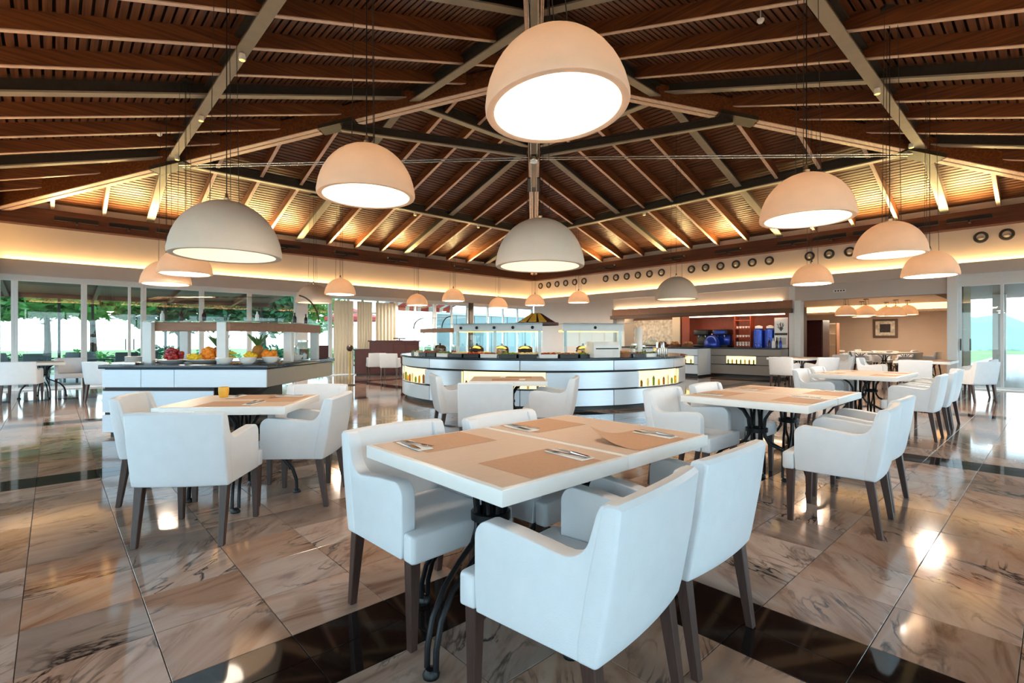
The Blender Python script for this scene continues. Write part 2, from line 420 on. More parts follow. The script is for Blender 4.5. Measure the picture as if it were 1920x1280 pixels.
for blk, nm in ((0, 'marble_tile_field'), (1, 'granite_tile_field')):
    V, Fc, at = [], [], []
    for s_, X0, X1, Y0, Y1, b_ in tiles[300:]:
        if b_ != blk: continue
        g = .0016; e = .0012; b0 = len(V); rr = random.random()
        x0, x1, y0, y1 = X0 + g, X1 - g, Y0 + g, Y1 - g
        V += [(x0, y0, -.02), (x1, y0, -.02), (x1, y1, -.02), (x0, y1, -.02), (x0, y0, -e), (x1, y0, -e), (x1, y1, -e), (x0, y1, -e),
              (x0 + e, y0 + e, 0), (x1 - e, y0 + e, 0), (x1 - e, y1 - e, 0), (x0 + e, y1 - e, 0)]
        for q in (0, 4):
            Fc += [(b0 + q + k, b0 + q + (k + 1) % 4, b0 + q + 4 + (k + 1) % 4, b0 + q + 4 + k) for k in range(4)]
        Fc.append((b0 + 8, b0 + 9, b0 + 10, b0 + 11)); at += [rr] * 12
    me = bpy.data.meshes.new(nm); me.from_pydata(V, [], Fc); me.update()
    A = me.attributes.new('tile_rand', 'FLOAT', 'POINT'); A.data.foreach_set('value', at)
    o = put(nm, me, 'granite' if blk else 'marble', fb); o['kind'] = 'stuff'
struct(MB().prism([(17.0, 1.55), (28.2, 2.9), (28.2, 12.2), (17.0, 12.2)], 'z', -.12, 0).build('floor', 'marble', smooth=False), 'marble floor of the adjoining dining room')

# ------------------------------------------------------------------ roof
SL = .313
CTR = 8.0
def cz(c, d): return c - SL * d
C_RAFT, C_DECK, C_HIP, C_PURL = 7.33, 7.55, 7.10, 7.20
ceil = MB()
HALF = 9.35
for a in range(4):
    M = Matrix.Translation((CTR, CTR, 0)) @ Matrix.Rotation(a * math.pi / 2, 4, 'Z')
    z0, z1 = cz(C_DECK + .14, HALF), C_DECK + .14
    vs = [(-HALF, -HALF, z0), (HALF, -HALF, z0), (0, 0, z1), (-HALF, -HALF, z0 + .12), (HALF, -HALF, z0 + .12), (0, 0, z1 + .12)]
    ceil._add(vs, [(0, 2, 1), (3, 4, 5), (0, 1, 4, 3)], M)
ceiling = struct(ceil.build('ceiling', 'roof_dark', smooth=False), 'steep timber hip ceiling with narrow slats over dark rafters')
def slope_xf(side):
    """side 0: slope rising from the wall y=-1, 1: from x=17, 2: from y=17, 3: from x=-1.  local: u along eave, d distance from the centre"""
    def f(u, d, z):
        if side == 0: return (CTR + u, CTR - d, z)
        if side == 1: return (CTR + d, CTR + u, z)
        if side == 2: return (CTR - u, CTR + d, z)
        return (CTR - d, CTR - u, z)
    return f
PITCH = .115; SW = .082
for side in range(4):
    f = slope_xf(side); mb = MB()
    d = .3
    while d < 9.2:
        u = d + .02
        z_in, z_out = cz(C_DECK, d), cz(C_DECK, d + SW)
        rs = [[f(-u, d, z_in), f(-u - SW, d + SW, z_out), f(-u - SW, d + SW, z_out + .02), f(-u, d, z_in + .02)],
              [f(u, d, z_in), f(u + SW, d + SW, z_out), f(u + SW, d + SW, z_out + .02), f(u, d, z_in + .02)]]
        mb.rings(rs); d += PITCH
    o = mb.build('ceiling_slats', 'slat_wood_x' if side % 2 == 0 else 'slat_wood_y', ceiling, smooth=False); o['kind'] = 'stuff'
def ibeam(mb, p, q, wd, h, tf=.028, tw=.02):
    """I-section from p to q, p and q on the underside"""
    p, q = Vector(p), Vector(q); d = (q - p).normalized(); s_ = d.cross(Vector((0, 0, 1))).normalized(); up = s_.cross(d)
    def R4(o, a, b): return [tuple(o + s_ * x + up * z) for x, z in a]
    web = MB()
    for m_, (x0, x1, z0, z1) in ((mb, (-wd / 2, wd / 2, 0, tf)), (web, (-tw / 2, tw / 2, tf, h - tf)), (web, (-wd / 2, wd / 2, h - tf, h))):
        r = [(x0, z0), (x1, z0), (x1, z1), (x0, z1)]
        m_.loft(R4(p, r, 0), R4(q, r, 0))
    return mb, web
def ibuild(name, p, q, wd, h):
    fl_, web = ibeam(MB(), p, q, wd, h)
    o = fl_.build(name, 'steel_beam', ceiling, smooth=False)
    web.build('beam_web', 'steel_dark', o, smooth=False)
def bar(mb, p, q, wd, h, off=0.0):
    p, q = Vector(p), Vector(q); d = (q - p).normalized(); s_ = d.cross(Vector((0, 0, 1))).normalized(); up = s_.cross(d)
    r = [(-wd / 2, 0), (wd / 2, 0), (wd / 2, h), (-wd / 2, h)]
    return mb.loft([tuple(p + s_ * (x + off) + up * z) for x, z in r], [tuple(q + s_ * (x + off) + up * z) for x, z in r])
for side in range(4):
    f = slope_xf(side)
    for u in range(-9, 10):
        if u == 0 and False: continue
        d0, d1 = max(abs(u), .35) + .12, 9.05
        if d1 - d0 < .3: continue
        grey = abs(u) in (2, 6)
        p, q = f(u, d0, cz(C_RAFT, d0)), f(u, d1, cz(C_RAFT, d1))
        if grey:
            ibuild('steel_rafter', p, q, .18, .24)
        else:
            ra = bar(MB(), p, q, .085, .22).build('rafter', 'roof_wood_y' if side % 2 == 0 else 'roof_wood_x', ceiling, smooth=False)
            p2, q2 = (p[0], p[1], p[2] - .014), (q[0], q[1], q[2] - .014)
            bar(MB(), p2, q2, .075, .015).build('bounce_tint_strip', 'bounce_tint_y' if side % 2 == 0 else 'bounce_tint_x', ra, smooth=False)  # strip added so the rafter underside carries bounced light in its colour
    for dd in (2.0, 6.0):
        p, q = f(-dd + .1, dd, cz(C_PURL, dd)), f(dd - .1, dd, cz(C_PURL, dd))
        ibuild('purlin', p, q, .17, .26)
for k in range(4):
    a = R(45 + 90 * k); c_, s_ = math.cos(a) * math.sqrt(2), math.sin(a) * math.sqrt(2)
    def hp(d, z): return (CTR + c_ * d, CTR + s_ * d, z)
    for off in (-.088, .088):
        hb = bar(MB(), hp(.12, cz(C_HIP, .12)), hp(9.2, cz(C_HIP, 9.2)), .14, .36, off).build('hip_beam', 'roof_wood_x', ceiling, bevel=.006, segs=1, smooth=False)
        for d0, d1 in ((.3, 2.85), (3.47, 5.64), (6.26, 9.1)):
            bar(MB(), hp(d0, cz(C_HIP - .016, d0)), hp(d1, cz(C_HIP - .016, d1)), .13, .016, off).build('bounce_tint_strip', 'bounce_tint_x', hb, smooth=False)  # same painted bounce light along the hip undersides
    bar(MB(), hp(.12, cz(C_HIP + .05, .12)), hp(9.2, cz(C_HIP + .05, 9.2)), .03, .2).build('hip_flitch_plate', 'steel_beam', ceiling, smooth=False)
    for dd in (3.16, 5.95):   # dark gussets where strut and tie meet the hip
        bar(MB(), hp(dd - .28, cz(C_HIP - .03, dd - .28)), hp(dd + .28, cz(C_HIP - .03, dd + .28)), .40, .08).build('gusset_plate', 'steel_dark', ceiling, smooth=False)
    ibuild('strut', hp(3.12, cz(C_HIP - .12, 3.12)), hp(.12, 5.34), .11, .2)
    for off in (-.07, .07):
        ct = Vector((-s_, c_, 0)).normalized() * off
        mb = MB().tube([Vector(hp(5.8, cz(C_HIP, 5.8) - .03)) + ct, Vector(hp(.1, 5.31)) + ct], .012, 6)
        mb.build('tie_rod', 'steel', ceiling)
mb = MB().lathe([(.0, 5.22), (.09, 5.22), (.11, 5.26), (.11, 5.36), (.09, 5.40), (.0, 5.40)], 20, (CTR, CTR, 0)); mb.build('truss_hub', 'steel', ceiling)
for dx in (-.07, .07):
    MB().tube([(CTR + dx, CTR - dx, 5.3), (CTR + dx, CTR - dx, 7.05)], .016, 8).build('king_rod', 'steel', ceiling)
MB().box((CTR, CTR, 7.12), (.5, .5, .3)).build('ridge_block', 'steel_dark', ceiling, bevel=.02, smooth=False)

# ------------------------------------------------------------------ walls: upper plaster, eave beam, bulkhead with cove strip
def side_xf(side):
    """u along wall, d outwards from the room face (wall plane = 9 from centre)"""
    f = slope_xf(side)
    return lambda u, d, z: f(u, 9 + d, z)
NM = ['back', 'right', 'left', 'side']
def slab(f, u0, u1, d0, d1, z0, z1, mb=None):
    mb = mb or MB()
    r = [(d0, z0), (d1, z0), (d1, z1), (d0, z1)]
    return mb.loft([f(u0, d, z) for d, z in r], [f(u1, d, z) for d, z in r])
for side in range(4):
    f = side_xf(side)
    bz = 2.80 if side in (0, 2, 3) else 2.88
    struct(slab(f, -9.25, 9.25, .22, .42, 3.05, 4.95).build('wall_' + NM[side], 'plaster', smooth=False), 'cream plaster upper wall above the light cove')
    struct(slab(f, -8.98, 8.98, -.06, .22, 4.04, 4.46).build('trim_%d' % (side + 1), 'beam_x' if side % 2 == 0 else 'beam_y', bevel=.01, segs=1, smooth=False), 'dark stained timber eave beam')
    b = struct(slab(f, -9, 9, 0.0, .24, bz, 3.17).build('trim_%d' % (side + 5), 'plaster_grey', bevel=.008, segs=1, smooth=False), 'grey plaster bulkhead with a hidden warm light strip')
    slab(f, -8.9, 8.9, .12, .16, 3.172, 3.182).build('light_strip', 'cove_glow', b, smooth=False)

# ------------------------------------------------------------------ glazing
WN = [0]
def window(side, u0, u1, z0=0.06, z1=2.66, ztop=2.80, mull=(), label='', door=False, transom=None, glassmat='window_glass'):
    f = side_xf(side); WN[0] += 1
    mb = MB(); t = .06
    slab(f, u0, u1, .04, .16, z1, ztop, mb); slab(f, u0, u1, .06, .14, 0.0, z0, mb)
    slab(f, u0, u0 + t, .04, .16, z0, z1, mb); slab(f, u1 - t, u1, .04, .16, z0, z1, mb)
    root = struct(mb.build('window_%d' % WN[0], 'frame_white', bevel=.004, segs=1, smooth=False), label)
    edges = [u0 + t] + list(mull) + [u1 - t]
    for mu in mull: slab(f, mu - .03, mu + .03, .05, .15, z0, z1).build('mullion', 'frame_white', root, bevel=.004, segs=1, smooth=False)
    if transom: slab(f, u0 + t, u1 - t, .055, .145, transom - .03, transom + .03).build('transom', 'frame_white', root, smooth=False)
    for k in range(len(edges) - 1):
        slab(f, edges[k], edges[k + 1], .095, .105, z0, z1).build('pane', glassmat, root, smooth=False)
    if door:
        for du in (-.09, .09):
            slab(f, door + du - .012, door + du + .012, .0, .03, .95, 1.25).build('door_handle', 'steel_dark', root, smooth=False)
    return root
# left wall (side 2): u = 8 - X
LX = lambda x: CTR - x
for a, b_, mu, lb, dr in [(-.98, -.68, (), 'narrow fixed window at the far left end', False), (-.68, .60, (), 'wide fixed window onto the terrace, left of the sliding door', False),
                      (.60, 1.85, (1.54,), 'sliding glass door beside the fruit buffet', 1.54), (1.85, 3.24, (), 'window behind the fruit buffet, left bay', False),
                      (3.24, 4.53, (), 'window behind the fruit buffet, middle bay', False), (4.53, 5.95, (), 'window behind the fruit buffet, right bay', False),
                      (6.26, 7.10, (), 'narrow glass panel beside the white column', False), (9.66, 11.4, (10.5,), 'window with the red parasol outside', False), (11.4, 13.1, (12.25,), 'bright window right of the red parasol', False),
                      (13.32, 16.98, (14.2, 15.1, 16.0), 'bluish glazed screen near the far corner', False)]:
    window(2, LX(b_), LX(a), mull=sorted(LX(m) for m in mu), label=lb, door=LX(dr) if dr else False)
f2 = side_xf(2); f1 = side_xf(1); f0 = side_xf(0); f3 = side_xf(3)
struct(slab(f2, LX(6.26), LX(5.95), -.06, .24, 0, 2.8).build('trim_9', 'frame_white', bevel=.01, smooth=False), 'white column between the left windows')
struct(slab(f2, LX(13.32), LX(13.1), -.02, .22, 0, 2.8).build('trim_10', 'steel_dark', bevel=.01, smooth=False), 'dark post in the left glazing')
# glazed double door with cream curtains
dw = window(2, LX(9.66), LX(7.10), mull=(LX(8.9), LX(8.3), LX(7.76)), label='glazed entrance doors hung with cream curtains', door=LX(8.3), transom=2.2)
for k, (c0, c1) in enumerate(((7.16, 7.90), (8.02, 8.62), (8.74, 9.60))):
    mb = MB(); n = 26; rs = []
    for q in range(n + 1):
        u = LX(c0 + (c1 - c0) * q / n); dd = -.06 + .03 * math.sin(q * 1.5)
        rs.append([f2(u, dd, .03), f2(u, dd, 2.6), f2(u, dd + .006, 2.6), f2(u, dd + .006, .03)])
    mb.rings(rs).build('curtain', 'curtain', dw)
# right wall (side 1): u = Y - 8
RY = lambda y: y - CTR
WB = struct(slab(f1, RY(12.4), RY(17), .02, .24, 0, 2.9).build('wall_right', 'plaster_grey', smooth=False), 'plain grey plaster wall at the far corner')
slab(f1, RY(5.55), RY(5.72), .02, .24, 0, 2.9).build('pier', 'frame_white', WB, smooth=False)
slab(f1, RY(1.91), RY(5.55), .02, .24, 2.42, 2.9).build('lintel', 'plaster_grey', WB, smooth=False)
slab(f1, RY(5.72), RY(12.4), .02, .24, 2.2, 2.9).build('bulkhead', 'plaster', WB, smooth=False)
struct(slab(f1, RY(1.74), RY(1.95), -.05, .3, 0, 2.9).build('trim_11', 'frame_white', bevel=.012, smooth=False), 'white column between the room opening and the glass doors')
struct(slab(f1, RY(5.38), RY(5.56), -.03, .28, 0, 2.44).build('trim_12', 'frame_white', bevel=.01, smooth=False), 'white door jamb beside the coffee bar')
window(1, RY(.35), RY(1.74), ztop=2.9, z1=2.58, mull=(RY(.94),), label='sliding glass doors at the right edge', door=RY(1.6))
window(1, RY(-1), RY(.35), ztop=2.9, z1=2.58, label='glass bay beyond the right edge')
# glazed fronts behind the camera
for side, fl in ((0, f0), (3, f3)):
    for k in range(6):
        window(side, -9 + k * 3 + .02, -9 + k * 3 + 2.98, mull=(-9 + k * 3 + 1.5,), label='tall glazed bay behind the viewer, %s of the %s side' % (ORD[k], NM[side]))

# unseen slabs added outside the fronts behind the viewer to cut daylight
for side in (0, 3):
    struct(slab(side_xf(side), -13, 13, .3, 3.6, 2.92, 3.08).build('added_shade_slab', 'header_wood', smooth=False), 'brown slab added behind the viewer to cut daylight')
struct(slab(side_xf(1), -10, RY(2.6), .3, 6.5, 2.62, 2.78).build('added_shade_slab', 'header_wood', smooth=False), 'brown slab added outside the right glass doors to darken their top')  # added slab, there to darken the upper part of the glass

# ------------------------------------------------------------------ adjoining room beyond the opening on the right
struct(MB().b2(28.0, 28.2, 2.9, 12, 0, 3).build('wall_annex_end', 'wall_annex', smooth=False), 'beige end wall of the adjoining room')
struct(MB().prism([(17.25, 1.52), (28.2, 2.85), (28.2, 2.97), (17.25, 1.66)], 'z', 0, 3).build('wall_annex_side', 'wall_annex', smooth=False), 'beige side wall of the adjoining room')
struct(MB().b2(18.6, 28.2, 12, 12.2, 0, 3).build('wall_annex_far', 'wall_annex', smooth=False), 'beige far wall of the adjoining room')
struct(MB().prism([(17.25, 1.55), (28.2, 2.9), (28.2, 12.2), (17.25, 12.2)], 'z', 2.80, 2.95).build('ceiling_annex', 'plaster', smooth=False), 'low cream ceiling of the adjoining room')
cv = struct(MB().b2(27.5, 27.98, 2.95, 11.8, 2.45, 2.56).build('trim_13', 'plaster', smooth=False), 'cove ledge on the end wall of the adjoining room')
MB().b2(27.75, 27.85, 3.1, 11.6, 2.562, 2.575).build('light_strip', 'cove_glow', cv, smooth=False)
struct(MB().b2(17.24, 17.9, 12.0, 12.4, 0, 2.9).build('wall_niche_end', 'plaster', smooth=False), 'end wall of the coffee bar niche')

# ------------------------------------------------------------------ terrace and garden outside the left windows
struct(MB().b2(-30, 34, 17.3, 24, -.14, -.02).build('terrace', 'terrace_stone', smooth=False), 'pale stone terrace outside the left windows')
struct(MB().b2(-60, 90, 24, 90, -.5, -.2).build('lawn', 'grass', smooth=False), 'dry green lawn beyond the terrace')
struct(MB().b2(17.4, 60, -20, 3.2, -.14, -.02).build('terrace', 'terrace_stone', smooth=False), 'pale stone terrace outside the right glass doors')
struct(MB().b2(-40, 17, -30, -1.3, -.14, -.02).build('terrace', 'terrace_stone', smooth=False), 'pale stone terrace behind the viewer')
struct(MB().b2(-40, -1.3, -1.3, 17.3, -.14, -.02).build('terrace', 'terrace_stone', smooth=False), 'pale stone terrace left of the viewer')
# terrace canopy
cn = thing('terrace_canopy', 'brown slatted terrace canopy outside the left windows', 'canopy', (0, 0, 0))
M_ = MB()
M_.prism([(17.35, 2.98), (21.2, 2.62), (21.2, 2.70), (17.35, 3.06)], 'x', -6, 6.3).build('canopy_deck', 'header_wood', cn, smooth=False)
for x in range(-6, 7):
    if x % 2: MB().prism([(17.4, 2.86), (21.1, 2.50), (21.1, 2.62), (17.4, 2.98)], 'x', x - .05, x + .05).build('canopy_rafter', 'brown_wood', cn, smooth=False)
for x in (-2.6, .15, .95, 2.9, 6):
    MB().b2(x - .035, x + .035, 21.0, 21.07, -.02, 2.6).build('post', 'steel_dark', cn, smooth=False)
MB().b2(-6, 6.3, 20.98, 21.1, 2.50, 2.64).build('front_beam', 'brown_wood', cn, smooth=False)

def leaves(mb, c, rad, n, size, seed):
    rn = random.Random(seed)
    for _ in range(n):
        while True:
            p = Vector((rn.uniform(-1, 1), rn.uniform(-1, 1), rn.uniform(-1, 1)))
            if .35 < p.length < 1: break
        lump = 1 + .18 * math.sin(p.x * 7 + seed) * math.cos(p.y * 6) + .12 * math.sin(p.z * 9)
        o = Vector(c) + Vector((p.x * rad[0], p.y * rad[1], p.z * rad[2])) * lump
        a = Vector((rn.uniform(-1, 1), rn.uniform(-1, 1), rn.uniform(-.6, .6))).normalized(); b = a.cross(Vector((rn.uniform(-1, 1), rn.uniform(-1, 1), rn.uniform(-1, 1)))).normalized()
        s = size * rn.uniform(.7, 1.4)
        mb._add([o - a * s, o + b * s * .45, o + a * s, o - b * s * .45], [(0, 1, 2, 3)])
    return mb
def tree(label, x, y, trunk_h, rad, m, n=3200, size=.2, seed=1, group='trees beyond the terrace', name='garden_tree', cat='tree'):
    t = thing(name, label, cat, (x, y, -.2), 0, group)
    MB().tube([(0, 0, 0), (.05, .03, trunk_h * .5), (0, 0, trunk_h + rad[2] * .5)], .13, 8, (1.2, .9, .6)).build('trunk', 'bark', t)
    for k in range(4):
        a = k * 1.6 + seed
        MB().tube([(0, 0, trunk_h), (math.cos(a) * rad[0] * .3, math.sin(a) * rad[1] * .3, trunk_h + rad[2] * .5), (math.cos(a) * rad[0] * .6, math.sin(a) * rad[1] * .6, trunk_h + rad[2] * .9)], .06, 6, (1, .7, .4)).build('branch', 'bark', t)
    leaves(MB(), (0, 0, trunk_h + rad[2]), rad, n, size, seed).build('foliage', m, t, smooth=False)
    return t
tree('bright green tree crown behind the far-left window', -1.6, 26, 2.0, (2.2, 1.8, 1.5), 'leaf', seed=3)
tree('broad green tree behind the sliding door', 1.2, 27, 2.15, (2.4, 1.8, 1.5), 'leaf', seed=5)
tree('dark green tree between the two bright trees', -.2, 29, 2.3, (2.6, 1.8, 1.7), 'leaf_dark', seed=8)
tree('dark leafy tree behind the fruit buffet, left one', 4.4, 28, 1.6, (2.4, 1.8, 1.7), 'leaf_dark', seed=11)
tree('bluish green tree behind the fruit buffet, right one', 7.8, 27, 1.7, (2.2, 1.8, 1.6), 'leaf_dark', seed=13)
tree('tall pale green tree past the white column', 11, 32, 1.6, (3, 2, 2), 'leaf', seed=17)
tree('low bushy tree at the left edge of the glass', -2.9, 22.8, .3, (.8, .8, 1.1), 'leaf', n=1400, size=.12, seed=19)
for k, (x, y, rx, rz) in enumerate(((-1.2, 24.6, 1.3, .38), (1.0, 24.4, 1.2, .42), (3.1, 24.5, 1.2, .5), (5.2, 24.6, 1.2, .45), (7.4, 24.6, 1.2, .5), (9.8, 24.8, 1.3, .4), (12.6, 25, 1.4, .5))):
    h = thing('hedge_shrub', ['low clipped shrub beyond the far-left window', 'low shrub seen through the sliding door', 'low shrub left of the fruit display', 'low shrub behind the fruit display', 'low shrub right of the fruit display', 'low shrub behind the curtained doors', 'low shrub below the red parasol'][k], 'shrub', (x, y, -.2), 0, 'shrubs along the lawn')
    leaves(MB(), (0, 0, rz * 1.1 + .1), (rx * .8, .6, rz), 900, .09, 40 + k).build('foliage', 'leaf' if k % 2 else 'leaf_dark', h, smooth=False)
    MB().tube([(0, 0, 0), (0, .02, rz)], .05, 6).build('stem', 'bark', h)
# red parasol outside
pr = thing('garden_parasol', 'red fabric parasol on the terrace', 'parasol', (10.6, 22.8, -.02))
MB().tube([(0, 0, 0), (0, 0, 2.65)], .025, 8).build('pole', 'steel', pr)
mb = MB()
for k in range(8):
    a, b = k * math.pi / 4, (k + 1) * math.pi / 4
    mb._add([(0, 0, 2.75), (1.4 * math.cos(a), 1.4 * math.sin(a), 2.3), (1.4 * math.cos(b), 1.4 * math.sin(b), 2.3), (1.4 * math.cos(a), 1.4 * math.sin(a), 2.14), (1.4 * math.cos(b), 1.4 * math.sin(b), 2.14)], [(0, 1, 2), (1, 3, 4, 2)])
mb.build('canopy', 'parasol_red', pr, smooth=False)
MB().lathe([(0, 0), (.25, 0), (.25, .06), (.05, .1), (0, .1)], 16).build('base', 'steel_dark', pr)
# glazed teal screen of the next building, seen through the far-corner glass
sw = thing('garden_screen', 'pale teal garden wall outside the far-corner glass', 'wall', (17.2, 20.6, -.02))
for k in range(6): MB().b2(-3.3 + 1.15 * k, -2.2 + 1.15 * k, -.06, .06, 0, 2.5).build('screen_panel', 'teal_wall', sw, bevel=.01, segs=1, smooth=False)
MB().b2(-3.4, 3.6, -.09, .09, 2.5, 2.62).build('screen_cap', 'frame_white', sw, smooth=False)
# striped awning over the windows right of the curtained doors
aw = thing('window_awning', 'red and white striped awning outside the windows by the reception desk', 'awning', (9.75, 17.23, 2.5))
for k in range(18):
    x0, x1 = .19 * k, .19 * (k + 1)
    MB().prism([(0, .42), (1.25, .12), (1.27, -.06), (1.28, -.06), (1.27, .135), (0, .435)], 'x', x0, x1).build('awning_stripe', 'parasol_red' if k % 3 else 'paper_white', aw, smooth=False)
for x in (.02, 1.7, 3.4): MB().tube([(x, 0, .1), (x, 1.25, .1)], .015, 6).build('awning_arm', 'steel', aw)
# terrace furniture, dark wicker
def terrace_chair():
    t = thing('terrace_chair', 'x', 'chair', (0, 0, 0))
    MB().prism([(-.26, .40), (.26, .40), (.26, .46), (-.26, .46)], 'x', -.26, .26).build('seat', 'wicker', t, bevel=.015)
    MB().prism([(-.24, .42), (-.18, .42), (-.27, .88), (-.33, .88)], 'x', -.27, .27).build('backrest', 'wicker', t, bevel=.02)
    for sx_ in (-1, 1):
        MB().b2(sx_ * .23 - .03, sx_ * .23 + .03, -.22, .24, .62, .66).build('armrest', 'wicker', t, bevel=.01)
        for sy_ in (-.22, .22): MB().b2(sx_ * .23 - .02, sx_ * .23 + .02, sy_ - .02, sy_ + .02, 0, .63 if sy_ > 0 else .42).build('leg', 'wicker', t)
    return t
def terrace_table():
    t = thing('terrace_table', 'x', 'table', (0, 0, 0))
    MB().lathe([(0, .71), (.42, .71), (.43, .725), (.42, .74), (0, .74)], 28).build('table_top', 'wicker', t)
    MB().tube([(0, 0, .02), (0, 0, .71)], .035, 10).build('pedestal', 'iron', t)
    MB().lathe([(0, 0), (.24, 0), (.24, .02), (.04, .05), (0, .05)], 20).build('base', 'iron', t)
    return t
tc0, tt0 = terrace_chair(), terrace_table()
first = [True, True]
spots = [(-.3, 18.9), (1.6, 19.3), (-2.2, 18.8), (3.6, 18.9)]
wh = ['behind the wide left window', 'behind the sliding door', 'at the far left end of the terrace', 'behind the fruit buffet']
for k, (x, y) in enumerate(spots):
    lb = 'dark round terrace table ' + wh[k]
    if k == 0: tt0.location = (x, y, -.02); tt0['label'] = lb; tt0['group'] = 'tables on the terrace'
    else: dup(tt0, (x, y, -.02), 0, lb, 'tables on the terrace')
    for q, a in enumerate((35, 150, 270)):
        px_, py_ = x + math.cos(R(a)) * .62, y + math.sin(R(a)) * .62
        lb = 'dark wicker chair %s the table %s' % (['right of', 'left of', 'nearest us at'][q], wh[k])
        if k == 0 and q == 0: tc0.location = (px_, py_, -.02); tc0.rotation_euler.z = R(a + 90); tc0['label'] = lb; tc0['group'] = 'wicker chairs on the terrace'
        else: dup(tc0, (px_, py_, -.02), R(a + 90), lb, 'wicker chairs on the terrace')
# right-hand outside view: terrace column, hill
hl = MB()
n = 40; rs = []
for k in range(n + 1):
    y = -60 + 75 * k / n; h = 2.4 + 1.6 * math.sin(k * .35) + .7 * math.sin(k * 1.3)
    rs.append([(88, y, -1), (96, y, h + 1), (112, y, h + 2.5), (112, y, -1)])
hl.rings(rs).build('hill', 'hill')['kind'] = 'structure'
struct(MB().b2(17.4, 120, -80, 20, -1.2, -.16).build('ground', 'grass', smooth=False), 'green ground beyond the right terrace')
MB().b2(21.5, 21.8, 1.1, 1.4, -.02, 2.8).build('terrace_column', 'plaster_grey', smooth=False)
tag(bpy.data.objects['terrace_column'], 'pale square column outside the right glass doors', 'column')

# ================================================================== CHAIRS
def arc(cx, cy, r, a0, a1, n):
    return [(cx + r * math.cos(R(a0 + (a1 - a0) * k / n)), cy + r * math.sin(R(a0 + (a1 - a0) * k / n))) for k in range(n + 1)]
def make_chair():
    t = thing('armchair', 'x', 'chair')
    # side panel: low arm that sweeps up into the back
    prof = [(.228, .352), (.235, .45)] + arc(.171, .588, .064, 0, 82, 6) + [(.07, .645), (-.03, .634), (-.09, .626)] + arc(-.105, .716, .09, 278, 200, 6)[0:] + [(-.212, .76), (-.225, .788), (-.250, .794), (-.232, .60), (-.208, .42), (-.196, .352)]
    for s_ in (-1, 1):
        a, b = (.208, .272) if s_ > 0 else (-.272, -.208)
        MB().prism(prof, 'x', a, b).build('armrest', 'leather', t, bevel=.016, segs=3, angle=50)
    # seat: cushion between the arms with a full-width front
    plan = [(-.206, -.17), (.206, -.17), (.206, .231), (.270, .237), (.272, .298), (.262, .310), (-.262, .310), (-.272, .298), (-.270, .237), (-.206, .231)]
    MB().prism(plan, 'z', .350, .462).build('seat', 'leather', t, bevel=.014, segs=3, angle=50)
    # back: leaning slab, top edge slightly bowed
    n = 8; rs = []
    for k in range(n + 1):
        x = -.275 + .55 * k / n; q = (2 * k / n - 1) ** 2; bow = .022 * (1 - q)
        zt = .802 - .006 * q
        rs.append([(x, -.150 - bow, .40), (x, -.186 - bow, .60), (x, -.228 - bow, zt - .012), (x, -.243 - bow, zt), (x, -.272 - bow, zt), (x, -.285 - bow, zt - .014), (x, -.262 - bow, .60), (x, -.228 - bow, .41), (x, -.214 - bow * .8,   .350), (x, -.150, .350)])
    MB().rings(rs).build('backrest', 'leather', t, bevel=.012, segs=3, angle=55)
    for sx_ in (-1, 1):
        for y_top, y_bot in ((.262, .264), (-.178, -.232)):
            a, b = .024, .016; xt, xb = sx_ * .240, sx_ * .243
            MB().loft([(xb - b, y_bot - b, 0), (xb + b, y_bot - b, 0), (xb + b, y_bot + b, 0), (xb - b, y_bot + b, 0)],
                      [(xt - a, y_top - a, .355), (xt + a, y_top - a, .355), (xt + a, y_top + a, .355), (xt - a, y_top + a, .356)]).build('leg', 'leg_wood', t, bevel=.003, segs=1, smooth=False)
    return t
CH0 = make_chair(); CH_USED = [False]
def chair(x, y, rz, label, group):
    """rz turns the chair; at 0 it faces +Y"""
    if not CH_USED[0]:
        CH_USED[0] = True; CH0.location = (x, y, 0); CH0.rotation_euler.z = rz; CH0['label'] = label; CH0['group'] = group; return CH0
    return dup(CH0, (x, y, 0), rz, label, group)

# ================================================================== TABLES
TW, TD, TH = .70, .93, .75
def make_table(lx, ly):
    t = thing('dining_table', 'x', 'table')
    MB().box((0, 0, .7215), (lx, ly, .055)).build('table_top', 'table_white', t, bevel=.004, segs=2)
    MB().box((0, 0, .7495), (lx - .04, ly - .04, .003)).build('top_inlay', 'table_beige', t, smooth=False)
    for k in range(4):
        a = R(15 + 90 * k)
        for off in (-.028, .028):
            pts = []
            for r, z in ((.375, .028), (.372, .10), (.345, .19), (.28, .275), (.18, .335), (.09, .38), (.062, .43), (.055, .50), (.062, .57), (.10, .635), (.17, .685), (.21, .694)):
                sx_ = off * (1.0 if r < .2 else .75)
                pts.append((r * math.cos(a) - sx_ * math.sin(a), r * math.sin(a) + sx_ * math.cos(a), z))
            bb = MB().tube(pts, .0115, 8).build('base_bar', 'iron', t)
        MB().lathe([(0, 0), (.03, 0), (.032, .012), (.02, .03), (0, .034)], 12, (.376 * math.cos(a), .376 * math.sin(a), 0)).build('foot', 'iron', bb)
    MB().lathe([(.072, .46), (.085, .465), (.085, .495), (.072, .50)], 16).build('collar', 'iron', t)
    MB().box((0, 0, .692), (.34, .34, .006)).build('mounting_plate', 'iron', t, smooth=False)
    return t
TB0 = {}
def table(x, y, rz, label, group, lx=TW, ly=TD):
    k = (lx, ly)
    if k not in TB0:
        TB0[k] = make_table(lx, ly); o = TB0[k]; o.location = (x, y, 0); o.rotation_euler.z = rz; o['label'] = label; o['group'] = group; return o
    return dup(TB0[k], (x, y, 0), rz, label, group)

